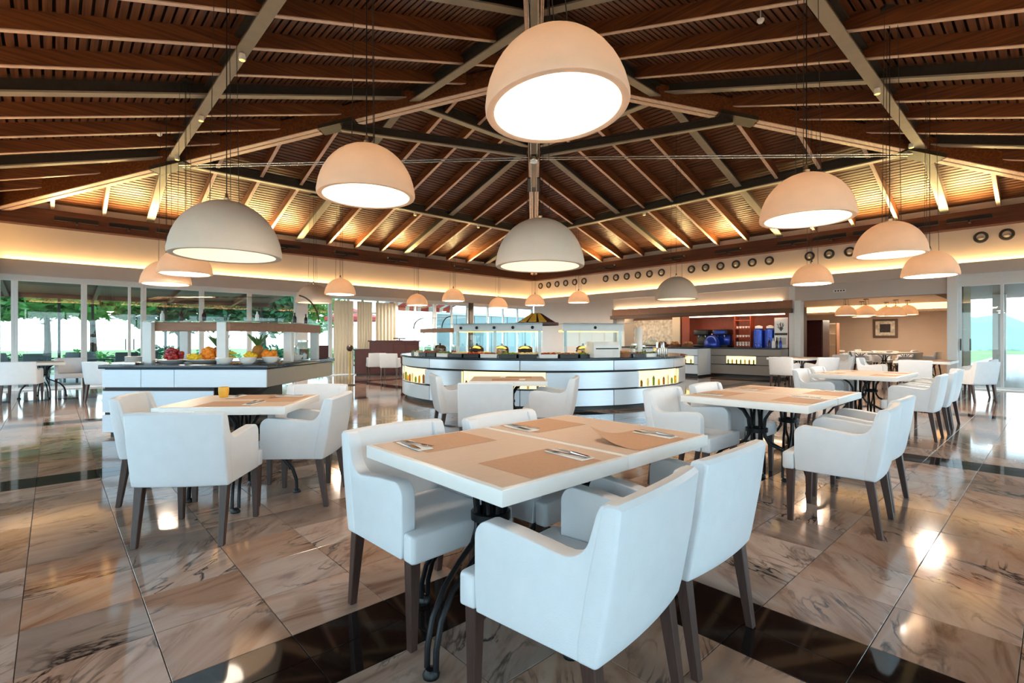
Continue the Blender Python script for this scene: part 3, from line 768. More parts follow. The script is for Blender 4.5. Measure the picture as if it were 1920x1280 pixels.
# place settings --------------------------------------------------
ME_SET = {}
def set_meshes():
    w_, h_ = .38, .29
    ME_SET['mat'] = MB().box((0, 0, .0007), (w_, h_, .0014)).mesh('placemat', smooth=False); ME_SET['mat'].materials.append(MATS['kraft'])
    # curled mat: one corner lifts
    mb = MB(); n = 8; vs = []; fs = []
    for j in range(n + 1):
        for i in range(n + 1):
            u, v = i / n, j / n; lift = max(0, (1 - u) + v - 1.15) ** 2 * .09
            vs.append((w_ * (u - .5) + lift * .3, h_ * (v - .5) - lift * .2, .0012 + lift))
    fs = [(j * (n + 1) + i, j * (n + 1) + i + 1, (j + 1) * (n + 1) + i + 1, (j + 1) * (n + 1) + i) for j in range(n) for i in range(n)]
    b = len(vs); vs2 = [(x, y, z - .001) for x, y, z in vs]
    mb._add(vs + vs2, fs + [tuple(b + q for q in reversed(f)) for f in fs])
    ME_SET['curl'] = mb.mesh('placemat'); ME_SET['curl'].materials.append(MATS['kraft'])
    ME_SET['napkin'] = MB().box((0, 0, .002), (.072, .215, .0035)).mesh('napkin', bevel=.001, segs=1); ME_SET['napkin'].materials.append(MATS['paper_white'])
    k = MB(); k.rings([[(-.009, -.1, .006), (.009, -.1, .006), (.008, -.1, .010), (-.008, -.1, .010)], [(-.007, 0, .007), (.007, 0, .007), (.006, 0, .011), (-.006, 0, .011)]])
    k.rings([[(-.007, 0, .008), (.011, 0, .008), (.011, 0, .0095), (-.007, 0, .0105)], [(-.007, .08, .008), (.012, .07, .008), (.012, .07, .009), (-.007, .08, .010)], [(-.006, .105, .008), (-.003, .105, .008), (-.003, .105, .009), (-.006, .105, .009)]])
    ME_SET['knife'] = k.mesh('knife'); ME_SET['knife'].materials.append(MATS['chrome'])
    f = MB(); f.rings([[(-.007, -.1, .006), (.007, -.1, .006), (.007, -.1, .009), (-.007, -.1, .009)], [(-.003, .02, .008), (.003, .02, .008), (.003, .02, .011), (-.003, .02, .011)], [(-.011, .045, .007), (.011, .045, .007), (.011, .045, .0095), (-.011, .045, .0095)], [(-.011, .06, .007), (.011, .06, .007), (.011, .06, .0095), (-.011, .06, .0095)]])
    for q in range(4):
        x = -.0095 + q * .0063
        f.rings([[(x - .0015, .06, .007), (x + .0015, .06, .007), (x + .0015, .06, .0095), (x - .0015, .06, .0095)], [(x - .001, .1, .010), (x + .001, .1, .010), (x + .001, .1, .012), (x - .001, .1, .012)]])
    ME_SET['fork'] = f.mesh('fork'); ME_SET['fork'].materials.append(MATS['chrome'])
set_meshes()
def setting(x, y, rz, where, curl=False, cutlery=True, z=TH + .0012, mat_=True):
    """place setting for a diner at local -y looking +y"""
    def P(u, v): return (x + u * math.cos(rz) - v * math.sin(rz), y + u * math.sin(rz) + v * math.cos(rz), z)
    if mat_: tag(put('placemat', ME_SET['curl' if curl else 'mat'], None, None, P(0, 0), rz), 'brown kraft paper placemat ' + where + (', one corner curling up' if curl else ''), 'placemat', 'paper placemats')
    zz = .0022
    def Q(u, v): p = P(u, v); return (p[0], p[1], p[2] + zz)
    tag(put('napkin', ME_SET['napkin'], None, None, Q(.165, .0), rz + R(-4)), 'folded white paper napkin ' + where, 'napkin', 'paper napkins')
    if cutlery:
        tag(put('fork', ME_SET['fork'], None, None, Q(.147, .0), rz + R(6)), 'steel fork on the napkin ' + where, 'fork', 'forks')
        tag(put('knife', ME_SET['knife'], None, None, Q(.185, .0), rz + R(-9)), 'steel knife on the napkin ' + where, 'knife', 'knives')

PI = math.pi
G1, GC = 'square dining tables', 'pale upholstered armchairs'
# --- front pair (nearest) -----------------------------------------
for k, x in enumerate((1.375, 2.055)):
    table(x, 1.635, 0, ['white-edged dining table in the foreground, left half of the front pair', 'white-edged dining table in the foreground, right half of the front pair'][k], G1, .68, .92)
chair(1.292, 1.064, R(7), 'pale grey armchair nearest the viewer, seen from behind', GC)
chair(1.945, 1.115, R(1), 'pale grey armchair tucked right behind the nearest one', GC)
chair(1.275, 1.99, PI + R(2), 'pale grey armchair on the left of the foreground table, facing right', GC)
chair(1.925, 1.925, PI + R(4), 'pale grey armchair on the far side of the foreground table, mostly hidden', GC)
setting(1.38, 1.345, 0, 'nearest the viewer on the foreground table')
setting(2.02, 1.345, 0, 'at the right end of the foreground table', curl=True)
setting(1.34, 1.92, PI, 'at the left edge of the foreground table')
setting(1.99, 1.92, PI, 'at the far side of the foreground table')
# --- right pair -----------------------------------------------------
for k, x in enumerate((4.295, 5.015)):
    table(x, 1.69, 0, ['white-edged table of the middle right pair, nearer half', 'white-edged table of the middle right pair, farther half'][k], G1, .70, .98)
chair(3.95, .985, R(4), 'pale armchair at the middle right table, seen side-on with its back to the right', GC)
chair(4.63, 1.03, 0, 'pale armchair just behind the side-on one at the middle right table', GC)
chair(3.97, 2.11, PI, 'pale armchair on the left side of the middle right table, nearer one', GC)
chair(4.70, 2.08, PI, 'pale armchair on the left side of the middle right table, farther one', GC)
for x, n in ((4.3, 'nearer'), (5.02, 'farther')):
    setting(x, 1.37, 0, 'on the right side of the middle right pair, %s table' % n)
    setting(x, 2.01, PI, 'on the left side of the middle right pair, %s table' % n)
# --- second right pair ----------------------------------------------
for k, x in enumerate((8.12, 8.83)):
    table(x, 1.86, 0, ['white-edged table of the back right pair, nearer half', 'white-edged table of the back right pair, farther half'][k], G1, .70, .98)
for k, (x, y, a) in enumerate(((8.0, 1.22, 0), (8.72, 1.2, R(3)), (9.45, 1.22, R(-2)), (8.02, 2.28, PI), (8.8, 2.3, PI))):
    chair(x, y, a, 'pale armchair at the back right table, ' + ['first from the front on its right side', 'second from the front on its right side', 'third from the front on its right side', 'nearer one on its left side', 'farther one on its left side'][k], GC)
for x, n in ((8.12, 'nearer'), (8.83, 'farther')):
    setting(x, 1.55, 0, 'on the right side of the back right pair, %s table' % n, cutlery=False)
    setting(x, 2.18, PI, 'on the left side of the back right pair, %s table' % n, cutlery=False)
# --- far right tables ------------------------------------------------
table(14.35, 2.05, 0, 'white-edged table far right, in front of the white column', G1, .70, .98); table(15.05, 2.05, 0, 'white-edged table far right, against the glass doors', G1, .70, .98)
chair(13.45, 1.15, VIEW + R(8), 'pale armchair at the far right by the glass doors, its back square to the viewer', GC)
chair(14.95, 1.2, R(-6), 'pale armchair at the far right, partly hidden behind the square-on one', GC)
chair(14.2, 2.95, PI, 'pale armchair on the far side of the far right table', GC)
chair(13.35, 2.05, R(-80), 'grey-shadowed armchair at the left end of the far right table', GC)
table(14.3, 4.75, 0, 'white-edged table in front of the room opening', G1, .70, .98); table(15.0, 4.75, 0, 'white-edged table in front of the room opening, farther half', G1, .70, .98)
chair(13.45, 4.62, R(-92), 'pale armchair at the left end of the table by the room opening', GC)
chair(13.9, 3.95, R(-35), 'pale armchair in front of the room opening, its back to the viewer', GC)
chair(15.4, 3.9, R(10), 'pale armchair at the right end of the table by the room opening', GC)
chair(16.3, 4.3, R(60), 'pale armchair beside the white door jamb', GC)
setting(14.3, 4.42, 0, 'on the table by the room opening', cutlery=False); setting(14.35, 1.72, 0, 'on the far right table', cutlery=False)
setting(15.0, 5.05, PI, 'on the farther half of the table by the room opening', cutlery=False); setting(15.05, 2.36, PI, 'on the far right table by the glass doors', cutlery=False)
# --- left table turned to the diagonal ------------------------------
A2 = R(-38)
e1 = (math.cos(A2), math.sin(A2)); e2 = (-math.sin(A2), math.cos(A2))
c2 = (1.10, 4.28)
table(c2[0], c2[1], A2, 'white-edged square table in front of the fruit buffet', G1, .90, .80)
def loc2(c, u, v): return (c[0] + u * e1[0] + v * e2[0], c[1] + u * e1[1] + v * e2[1])
p = loc2(c2, .02, -.70); chair(.685, 3.69, A2 + R(1), 'pale armchair in front of the fruit buffet, its back square to the viewer', GC)
chair(1.46, 3.97, A2 + R(88), 'pale armchair at the right of the left table, facing left', GC)
p = loc2(c2, -.62, .10); chair(p[0], p[1], A2 - R(80), 'armchair at the left end of the left table, back in shade', GC)
p = loc2(c2, .30, .60); chair(p[0], p[1], A2 + PI, 'pale armchair on the far side of the left table, only its back top showing', GC)
for u, v, a, n in ((0, -.22, 0, 'near'), (.26, .08, R(90), 'right'), (0, .24, PI, 'far'), (-.28, .0, R(-90), 'left')):
    q = loc2(c2, u, v)
    if n != 'left': setting(q[0], q[1], A2 + a, 'on the %s side of the left table' % n)
q = loc2(c2, -.26, .22)
cn_ = thing('candle_glass', 'small amber candle glass on the left table', 'candle', (q[0], q[1], TH + .002))
MB().lathe([(0, 0), (.030, 0), (.038, .03), (.040, .07), (.036, .085), (.033, .085), (.034, .03), (0, .012)], 18).build('glass', 'candle', cn_)
MB().lathe([(0, .012), (.028, .012), (.028, .045), (0, .045)], 14).build('wax', 'food_cream', cn_)
# --- table in front of the round buffet ------------------------------
A3 = VIEW
e1 = (math.cos(A3), math.sin(A3)); e2 = (-math.sin(A3), math.cos(A3)); c3 = (4.08, 4.52)
table(c3[0], c3[1], A3, 'white-edged square table in front of the round buffet', G1, .90, .80)
p = (3.33, 4.03); chair(p[0], p[1], A3 + R(1), 'pale armchair before the round buffet, its back square to the viewer', GC)
p = loc2(c3, -.66, .12); chair(p[0], p[1], A3 - R(72), 'pale armchair at the left of the table before the round buffet', GC)
p = loc2(c3, .52, -.25); chair(p[0], p[1], A3 + R(78), 'pale armchair at the right of the table before the round buffet', GC)
for u, v, a, n in ((0, -.2, 0, 'near'), (.1, .2, PI, 'far')):
    q = loc2(c3, u, v); setting(q[0], q[1], A3 + a, 'on the %s side of the table before the round buffet' % n, cutlery=False)
# --- far left tables ---------------------------------------------------
table(-.15, 14.6, 0, 'white-edged table by the far left windows', G1, .70, .98); table(1.35, 12.9, 0, 'white-edged table behind the fruit buffet', G1, .70, .98)
chair(-.45, 13.8, R(-12), 'grey-shadowed armchair at the left edge of the picture', GC)
chair(.3, 15.4, PI, 'pale armchair on the window side of the far left table', GC)
chair(.80, 12.75, R(-50), 'pale armchair half hidden behind the left end of the fruit buffet', GC)
chair(1.5, 13.75, PI, 'pale armchair by the sliding door', GC)
# --- chairs at the reception desk ----------------------------------------
chair(7.75, 15.0, VIEW + R(25), 'pale armchair before the dark reception desk, left one', GC)
chair(7.85, 14.24, VIEW, 'pale armchair before the dark reception desk, right one', GC)

# ================================================================== PENDANT LAMPS
def lamp(x, y, z, d, label, group, lit=True, tilt=(0, 0), power=38, shell=None, cable_top=None, bulb='bulb_glow'):
    t = thing('pendant_lamp', label, 'lamp', (x, y, z), 0, group)
    t.rotation_euler = (tilt[0], tilt[1], 0)
    r = d / 2; th = .06 * d; H_ = .55 * d
    prof = []
    n = 12
    for k in range(n + 1):
        a = R(90 * k / n); prof.append((r * math.sin(a) if k else .0, H_ * math.cos(a)))
    prof[-1] = (r, .05 * d)
    prof += [(r * .998, .02 * d), (r * .985, .005 * d), (r - th * .5, 0), (r - th, .008 * d)]
    for k in range(n, -1, -1):
        a = R(90 * k / n); prof.append(((r - th) * math.sin(a) if k else 0.0, .03 * d + (H_ - th - .03 * d) * math.cos(a)))
    MB().lathe(prof, 48).build('shade', shell or ('lamp_shell' if lit else 'lamp_shell_white'), t)
    MB().lathe([(0, .0), (.028, .0), (.03, .04), (.018, .05), (.012, .09), (0, .09)], 12, (0, 0, H_ - .01)).build('cap', 'steel', t)
    bh = MB().lathe([(0, H_ - .02 - th), (.035, H_ - .02 - th), (.035, H_ - .12 - th), (0, H_ - .12 - th)], 12).build('bulb_holder', 'ceramic', t)
    MB().ball((0, 0, H_ - .17 - th), .062, 12).build('bulb', bulb if lit else 'ceramic', bh)
    if lit:
        L = bpy.data.lights.new('lamp_light', 'POINT'); L.energy = power; L.color = (1.0, .86, .70); L.shadow_soft_size = .15
        lo = bpy.data.objects.new('lamp_light', L); COL.objects.link(lo); lo.parent = t; lo.location = (0, 0, max(.08, H_ - .27 - th))
    zt = (cable_top if cable_top else cz(C_DECK, max(abs(x - CTR), abs(y - CTR)))) - z
    zt += 0
    for k in range(3):
        a = R(30 + 120 * k)
        MB().tube([(.30 * r * math.cos(a), .30 * r * math.sin(a), H_ * .95), (.20 * r * math.cos(a), .20 * r * math.sin(a), zt)], .0035, 5).build('suspension_cable', 'steel_dark', t)
    MB().tube([(0, 0, H_ + .05), (0, 0, zt)], .005, 6).build('power_cord', 'black_plastic', t)
    MB().lathe([(0, 0), (.25 * r, 0), (.25 * r, .05), (0, .05)], 16, (0, 0, zt - .02)).build('canopy', 'steel_dark', t)
    return t
LG = 'cream dome pendant lamps, lit'
lamp(2.07, 1.885, 2.49, .80, 'large lit cream dome lamp hanging over the foreground table, biggest in view', LG, tilt=(R(-5.5), R(-.5)), power=26)
lamp(1.95, 3.94, 2.42, .80, 'lit cream dome lamp left of the biggest one, above and behind the foreground table', LG, power=28)
lamp(5.21, 1.60, 2.34, .80, 'lit cream dome lamp over the middle right table', LG)
lamp(7.98, 1.48, 2.31, .80, 'lit cream dome lamp over the back right table', LG)
lamp(1.63, 9.84, 2.31, .80, 'lit cream dome lamp just under the large white one on the left', LG, power=120)
lamp(1.53, 11.04, 2.23, .80, 'lit cream dome lamp farthest left, lower of the overlapping pair', LG, power=120)
lamp(11.02, 1.49, 2.30, .80, 'lit cream dome lamp at the far right by the white column', LG, power=120)
lamp(11.99, 3.58, 2.41, .80, 'lit cream dome lamp in front of the room opening', LG, power=120)
lamp(5.68, 13.01, 2.43, .80, 'lit cream dome lamp by the curtained doors', LG, power=120)
lamp(10.08, 16.27, 2.51, .80, 'small lit dome lamp in front of the red parasol window', LG, power=120)
lamp(10.31, 14.28, 2.57, .80, 'small lit dome lamp right of the one by the red parasol', LG, power=120)
lamp(13.69, 15.79, 2.55, .80, 'small lit dome lamp left of the far corner', LG, power=120)
lamp(14.04, 13.98, 2.58, .80, 'small lit dome lamp right at the far corner', LG, power=120)
lamp(14.54, 12.17, 2.61, .80, 'small lit dome lamp right of the far corner, against the grey wall', LG, power=120)
LU = 'large white dome pendant lamps, dim'
lamp(1.33, 5.83, 2.08, 1.05, 'large white dimly lit dome lamp on the left, above the fruit buffet', LU, power=7, shell='lamp_shell_white', bulb='dim_glow')
lamp(4.26, 4.16, 2.08, 1.05, 'large white dimly lit dome lamp in the middle, above the round buffet', LU, power=7, shell='lamp_shell_white', bulb='dim_glow')
lamp(11.61, 6.53, 2.24, 1.05, 'white dimly lit dome lamp in front of the coffee bar', LU, power=7, shell='lamp_shell_white', bulb='dim_glow')
lamp(5.64, 14.76, 2.30, 1.0, 'greyish dimly lit dome lamp beside the white column', LU, power=7, shell='lamp_shell_white', bulb='dim_glow')

# small spotlights clamped to the roof steel
def spot(x, y, z, label):
    t = thing('roof_spotlight', label, 'spotlight', (x, y, z), 0, 'small spotlights on the roof steel')
    MB().lathe([(0, -.10), (.045, -.10), (.05, -.09), (.04, -.01), (.02, 0), (0, 0)], 14).build('housing', 'ceramic', t)
    MB().lathe([(0, -.104), (.036, -.104), (.036, -.1), (0, -.1)], 12).build('lens', 'lamp_far_glow', t)
for p, lb in (((2, 7.9), 'small white spotlight on the left grey purlin, highest'), ((2, 10.6), 'small white spotlight on the left grey purlin, lower'), ((2.05, 13.3), 'small white spotlight where the left hip meets the purlin'),
              ((9.9, 2), 'small white spotlight on the right grey purlin, higher'), ((13.3, 2.1), 'small white spotlight where the right hip meets the purlin'),
              ((14, 4.2), 'small white spotlight above the middle right lamp'), ((14, 9), 'small white spotlight on the far right purlin'), ((8.6, 14), 'small white spotlight on the far left purlin'), ((11.2, 14), 'small white spotlight on the far left purlin, nearer the corner')):
    d = max(abs(p[0] - CTR), abs(p[1] - CTR)); spot(p[0], p[1], cz(C_PURL, d) - .002, lb)
for p, lb in (((7.4, 2.86, 5.76), 'small white sensor hanging under the right slats near the top edge'), ((1.58, 12.2, 5.36), 'small white sensor hanging under the left slats beside the purlin')):
    t = thing('ceiling_sensor', lb, 'sensor', p, 0, 'small ceiling sensors')
    MB().lathe([(0, -.06), (.03, -.05), (.05, -.02), (.05, 0), (0, 0)], 14).build('body', 'ceramic', t)
    MB().tube([(0, 0, 0), (0, 0, cz(C_DECK, max(abs(p[0] - CTR), abs(p[1] - CTR))) - p[2] + .01)], .008, 6).build('stem', 'ceramic', t)
# uplights standing on the eave beams that wash the slats
def uplight(x, y, rz, label):
    t = thing('eave_uplight', label, 'uplight', (x, y, 4.12), rz, 'uplights on the eave beams')
    MB().b2(-.02, .02, -.24, .05, .0, .04).build('bracket', 'black_plastic', t, smooth=False)
    MB().b2(-.42, .42, -.04, .04, .04, .085).build('housing', 'black_plastic', t, smooth=False)
    MB().b2(-.40, .40, -.025, .025, .085, .09).build('lens', 'bulb_glow', t, smooth=False)
    for s_ in (-1, 1): MB().b2(-.42, .42, s_ * .045 - .006, s_ * .045 + .006, .04, .14).build('side_shield', 'black_plastic', t, smooth=False)
    L = bpy.data.lights.new('uplight_beam', 'AREA'); L.shape = 'RECTANGLE'; L.size = .8; L.size_y = .05; L.energy = 32; L.color = (1.0, .74, .30); L.spread = R(150)
    lo = bpy.data.objects.new('uplight_beam', L); COL.objects.link(lo); lo.parent = t; lo.location = (0, 0, .125); lo.rotation_euler = (R(180 - 30), 0, 0)
for k, x in enumerate((.45, 1.5, 2.5, 3.5, 4.5, 5.5, 7.5, 9.5, 12.5)):
    uplight(x, 16.66, PI, 'small black uplight on the left eave beam, %s from the left' % ORD[k])
for k, y in enumerate((1.5, 2.5, 3.5, 4.5, 5.5, 7.5, 9.5, 12.5)):
    uplight(16.66, y, R(90), 'small black uplight on the right eave beam, %s from the right' % ORD[k])

# ================================================================== FRUIT BUFFET (left)
bf = thing('buffet_counter', 'white-fronted angular buffet counter with dark stone top on the left', 'counter', (.46, 8.15, 0), VIEW)
BX, BY = 2.07, 2.33
MB().b2(-.03, BX + .03, -.03, BY + .03, .855, .905).build('worktop', 'counter_dark', bf, bevel=.006)
MB().b2(.02, BX - .02, .02, BY, .615, .855).build('upper_carcass', 'dark_gap', bf, smooth=False)
MB().b2(.02, 1.40, .02, 1.9, .05, .615).build('lower_carcass', 'dark_gap', bf, smooth=False)
MB().b2(.06, 1.36, .06, 1.86, .0, .05).build('plinth', 'black_plastic', bf, smooth=False)
for a, b_ in ((0, .485), (.49, .905), (.91, BX)):
    MB().b2(a, b_, 0, .02, .622, .845).build('panel', 'panel_light', bf, bevel=.002, segs=1, smooth=False)
MB().b2(BX - .02, BX, .022, BY, .622, .845).build('side_panel', 'panel_grey', bf, bevel=.002, segs=1, smooth=False)
for z0, z1 in ((.305, .575), (.055, .275)):
    for a, b_ in ((0, .485), (.49, 1.40)):
        MB().b2(a, b_, 0, .02, z0, z1).build('drawer_front', 'panel_light', bf, bevel=.002, segs=1, smooth=False)
    MB().b2(1.38, 1.40, .022, 1.9, z0, z1).build('side_panel', 'panel_grey', bf, smooth=False)
def W(root_loc, rz, u, v, z):
    return (root_loc[0] + u * math.cos(rz) - v * math.sin(rz), root_loc[1] + u * math.sin(rz) + v * math.cos(rz), z)
def BL(u, v, z=.905): return W((.46, 8.15), VIEW, u, v, z)
gd = thing('sneeze_guard', 'wood and white sneeze guard shelf over the fruit', 'food guard', (.46, 8.15, .905), VIEW)
for u, v in ((.40, .26), (1.37, .26), (1.95, 1.85), (.40, 1.0), (1.95, .9)):
    MB().b2(u - .06, u + .06, v - .04, v + .04, 0, .55).build('post', 'frame_white', gd, bevel=.006, smooth=False)
MB().b2(.40, 1.42, .285, .40, .43, .55).build('shelf_board', 'shelf_wood', gd, bevel=.006, smooth=False)
MB().prism([(1.36, .24), (1.48, .24), (2.03, .86), (2.03, 1.9), (1.89, 1.9), (1.89, .92)], 'z', .43, .55).build('shelf_board', 'shelf_wood', gd, smooth=False)
MB().b2(.34, 2.02, .2, 1.9, .555, .565).build('glass_shelf', 'clear_glass', gd, smooth=False)
for y0 in (.2,):
    rs = []
    for k in range(9):
        a = R(90 * k / 8)
        rs.append([(x, .62 - .55 * math.sin(a), .57 + .34 * math.cos(a) - .0) for x in (.34, 2.0)])
    mb = MB()
    for k in range(8): mb._add([rs[k][0], rs[k][1], rs[k + 1][1], rs[k + 1][0]], [(0, 1, 2, 3)])
    mb.build('curved_glass', 'clear_glass', gd)
rs = [(1.98, 1.2 + .75 * math.sin(R(90 * k / 10)), .60 + .38 * math.cos(R(90 * k / 10))) for k in range(11)]
MB().tube(rs, .012, 8).build('glass_rim', 'header_wood', gd)
# fruit
FR = {}
def fruit_mesh(kind):
    if kind in FR: return FR[kind]
    if kind == 'apple':
        me = MB().lathe([(0, .012), (.012, .004), (.026, .004), (.038, .022), (.040, .042), (.034, .062), (.020, .070), (.008, .066), (0, .058)], 14).mesh('apple'); mm = 'apple_red'
    elif kind == 'orange':
        me = MB().ball((0, 0, .042), .042, 14).mesh('orange'); mm = 'orange'
    elif kind == 'lemon':
        me = MB().lathe([(0, 0), (.008, .004), (.022, .016), (.031, .036), (.031, .052), (.022, .072), (.008, .084), (0, .088)], 12).mesh('lemon'); mm = 'lemon'
        for v in me.vertices: v.co = (v.co.z - .044, v.co.y, v.co.x + .031)
    elif kind == 'banana':
        pts = [(-.09 + .18 * k / 8, .055 * math.sin(math.pi * k / 8), .02 + .02 * math.sin(math.pi * k / 8)) for k in range(9)]
        me = MB().tube(pts, .018, 7, (.3, .8, 1, 1.05, 1.1, 1.05, 1, .75, .3)).mesh('banana'); mm = 'lemon'
    me.materials.append(MATS[mm]); FR[kind] = me
    return me
rn = random.Random(5)
def pile(kind, c, rad, n, base, what, cat, height=.12):
    for k in range(n):
        lay = k / n
        a = k * 2.399; rr = rad * math.sqrt(1 - lay * .8) * (.25 + .75 * ((k * .618) % 1))
        loc = BL(c[0] + rr * math.cos(a), c[1] + rr * .6 * math.sin(a), base + height * lay)
        o = put(kind, fruit_mesh(kind), None, None, loc, rn.uniform(0, 6.28))
        tag(o, what, cat, 'pile: ' + what)
def platter(u, v, r, label, m='ceramic', h=.05):
    p_ = tag(MB().lathe([(0, 0), (r * .55, 0), (r, h), (r * .97, h + .006), (r * .55, .012), (0, .012)], 28).build('platter', m, loc=BL(u, v)), label, 'platter', 'fruit platters')
    return p_
platter(.66, .34, .20, 'white platter of red apples at the left of the fruit display')
pile('apple', (.66, .34), .14, 16, .94, 'red apple in the heap on the left platter', 'apple')
platter(1.06, .40, .24, 'white platter of oranges and lemons in the middle of the fruit display')
pile('orange', (1.10, .42), .16, 16, .94, 'orange heaped in the middle of the fruit display', 'orange')
pile('lemon', (.96, .30), .12, 7, .945, 'lemon at the front of the orange heap', 'lemon', .05)
pile('banana', (1.22, .62), .10, 5, .95, 'yellow banana beside the pineapple', 'banana', .10)
def pineapple(u, v, z, label):
    t = thing('pineapple', label, 'pineapple', BL(u, v, z), 0, 'pineapples on the fruit buffet')
    MB().lathe([(0, 0), (.05, .005), (.072, .05), (.075, .10), (.066, .15), (.045, .18), (0, .185)], 16).build('fruit_body', 'pine_skin', t)
    mb = MB()
    for k in range(18):
        a = k * 2.4; l = .20 - .006 * k; s_ = .16 if k < 8 else .07
        d = (math.cos(a), math.sin(a)); w_ = .014
        mb._add([(d[0] * .015 - d[1] * w_, d[1] * .015 + d[0] * w_, .17), (d[0] * .015 + d[1] * w_, d[1] * .015 - d[0] * w_, .17), (d[0] * s_ * .5 + d[1] * w_ * .7, d[1] * s_ * .5 - d[0] * w_ * .7, .17 + l * .7), (d[0] * s_, d[1] * s_, .17 + l), (d[0] * s_ * .5 - d[1] * w_ * .7, d[1] * s_ * .5 + d[0] * w_ * .7, .17 + l * .7)], [(0, 1, 2, 3, 4)])
    mb.build('leaf_crown', 'pine_leaf', t, smooth=False)
pineapple(1.12, .60, .94, 'pineapple behind the oranges'); pineapple(1.60, .72, .96, 'pineapple with yellow fruit right of the white post')
pile('lemon', (1.58, .55), .10, 8, .945, 'yellow lemon in the heap right of the white post', 'lemon', .07)
pile('orange', (1.80, .62), .12, 10, .945, 'orange heaped right of the second pineapple', 'orange', .07)
platter(1.60, .55, .16, 'white platter of lemons right of the white post'); platter(1.80, .62, .17, 'white platter of oranges at the right of the fruit display')
BOWL = MB().lathe([(0, 0), (.05, 0), (.085, .03), (.11, .085), (.105, .087), (.08, .035), (.045, .010), (0, .010)], 24).mesh('bowl'); BOWL.materials.append(MATS['ceramic'])
def bowl(loc, label, food, fm):
    t = thing('food_bowl', label, 'bowl', loc, 0, 'white food bowls')
    put('bowl', BOWL, None, t)
    MB().lathe([(0, .075), (.05, .072), (.09, .06), (.095, .055), (0, .05)], 18).build(food, fm, t)
bowl(BL(1.46, .14), 'white bowl of cut fruit at the buffet corner', 'cut_fruit', 'food_red'); bowl(BL(1.74, .18), 'white bowl of salad at the buffet corner', 'salad', 'food_cream')
bowl(BL(1.92, .42), 'white bowl of green fruit on the side of the buffet', 'cut_fruit', 'food_green'); bowl(BL(1.9, 1.25), 'white bowl of dried fruit near the glass jar', 'dried_fruit', 'food_brown')
PLATE = MB()
for k in range(7): PLATE.lathe([(0, k * .012), (.07, k * .012), (.12, k * .012 + .018), (.118, k * .012 + .022), (.07, k * .012 + .006), (0, k * .012 + .006)], 24)
PLATE = PLATE.mesh('plates'); PLATE.materials.append(MATS['ceramic'])
def plates(loc, label): tag(put('plate_stack', PLATE, None, None, loc), label, 'plates', 'stacks of white plates')
plates(BL(.12, .4), 'stack of white plates at the left end of the fruit buffet')
tag(MB().b2(-.2, .2, -.12, .12, 0, .02).build('serving_board', 'black_plastic', bevel=.004, loc=BL(.28, .62), rotz=VIEW), 'black serving board at the left end of the fruit buffet', 'board')
tag(MB().b2(-.15, .15, -.1, .1, 0, .03).build('serving_tray', 'steel', bevel=.004, loc=BL(.22, .16), rotz=VIEW), 'steel serving tray at the front left of the fruit buffet', 'tray')
def jar(loc, label, r=.07, h=.2, fm='food_brown', lid='steel'):
    t = thing('storage_jar', label, 'jar', loc, 0, 'food jars')
    MB().lathe([(0, 0), (r, 0), (r, h * .85), (r * .8, h), (r * .76, h), (r * .94, h * .84), (r * .94, .01), (0, .01)], 20).build('glass', 'clear_glass', t)
    MB().lathe([(0, .012), (r * .9, .012), (r * .9, h * .6), (0, h * .62)], 18).build('contents', fm, t)
    MB().lathe([(0, h), (r * .85, h), (r * .85, h + .03), (0, h + .035)], 18).build('lid', lid, t)
jar(BL(1.86, 1.62), 'glass cereal jar with steel lid near the back of the fruit buffet', .09, .28, 'food_brown'); jar(BL(1.78, 1.42), 'smaller glass jar of cereal on the fruit buffet', .07, .2, 'food_cream')
t = thing('menu_stand', 'small dark red framed sign at the back end of the fruit buffet', 'sign', BL(1.95, 2.22), VIEW)
MB().b2(-.09, .09, -.008, .008, .02, .22).build('board', 'brown_wood', t, bevel=.003, smooth=False); MB().b2(-.09, .09, -.05, .05, 0, .02).build('foot', 'brown_wood', t, smooth=False)
for k, (u, v) in enumerate(((.55, .3), (.8, .3), (1.1, .3), (1.7, .5), (1.95, 1.1), (1.95, 1.5))):
    bt = thing('condiment_bottle', 'small bottle on the glass shelf above the fruit, %s from the left' % ORD[k], 'bottle', BL(u, v, 1.472), 0, 'bottles on the shelf above the fruit')
    MB().lathe([(0, 0), (.024, 0), (.026, .01), (.026, .08), (.010, .11), (.010, .13), (0, .13)], 12).build('body', ['ceramic', 'black_plastic', 'wine_dark'][k % 3], bt)
    MB().lathe([(0, .13), (.012, .13), (.012, .15), (0, .15)], 10).build('cap', 'steel_dark', bt)

# ================================================================== ROUND BUFFET (middle)
RC = (8.48, 8.23); RR = 3.2
rb = thing('round_buffet', 'large round buffet island with brushed grey curved panels and dark stone top', 'counter', (RC[0], RC[1], 0), VIEW)
A0, A1 = R(-205), R(25)
MB().arcbox(2.35, RR + .04, .865, .905, A0, A1, 72).build('worktop', 'counter_dark', rb, bevel=.005, segs=1)
MB().arcbox(2.45, RR - .06, .05, .865, A0 + .01, A1 - .01, 60).build('carcass', 'dark_gap', rb)
MB().arcbox(2.55, RR - .10, 0, .05, A0 + .02, A1 - .02, 60).build('plinth', 'black_plastic', rb)
def curved(z0, z1, a0, a1, nm='curved_panel', m='panel_steel', r1=RR):
    n = max(4, int(abs(a1 - a0) / R(4)))
    return MB().arcbox(r1 - .05, r1, z0, z1, a0, a1, n).build(nm, m, rb, bevel=.002, segs=1)
seg = [-205, -170, -135, -100, -70, -40, -5, 25]
for k in range(len(seg) - 1):
    curved(.69, .86, R(seg[k] + .1), R(seg[k + 1] - .1)); curved(.075, .345, R(seg[k] + .1), R(seg[k + 1] - .1))
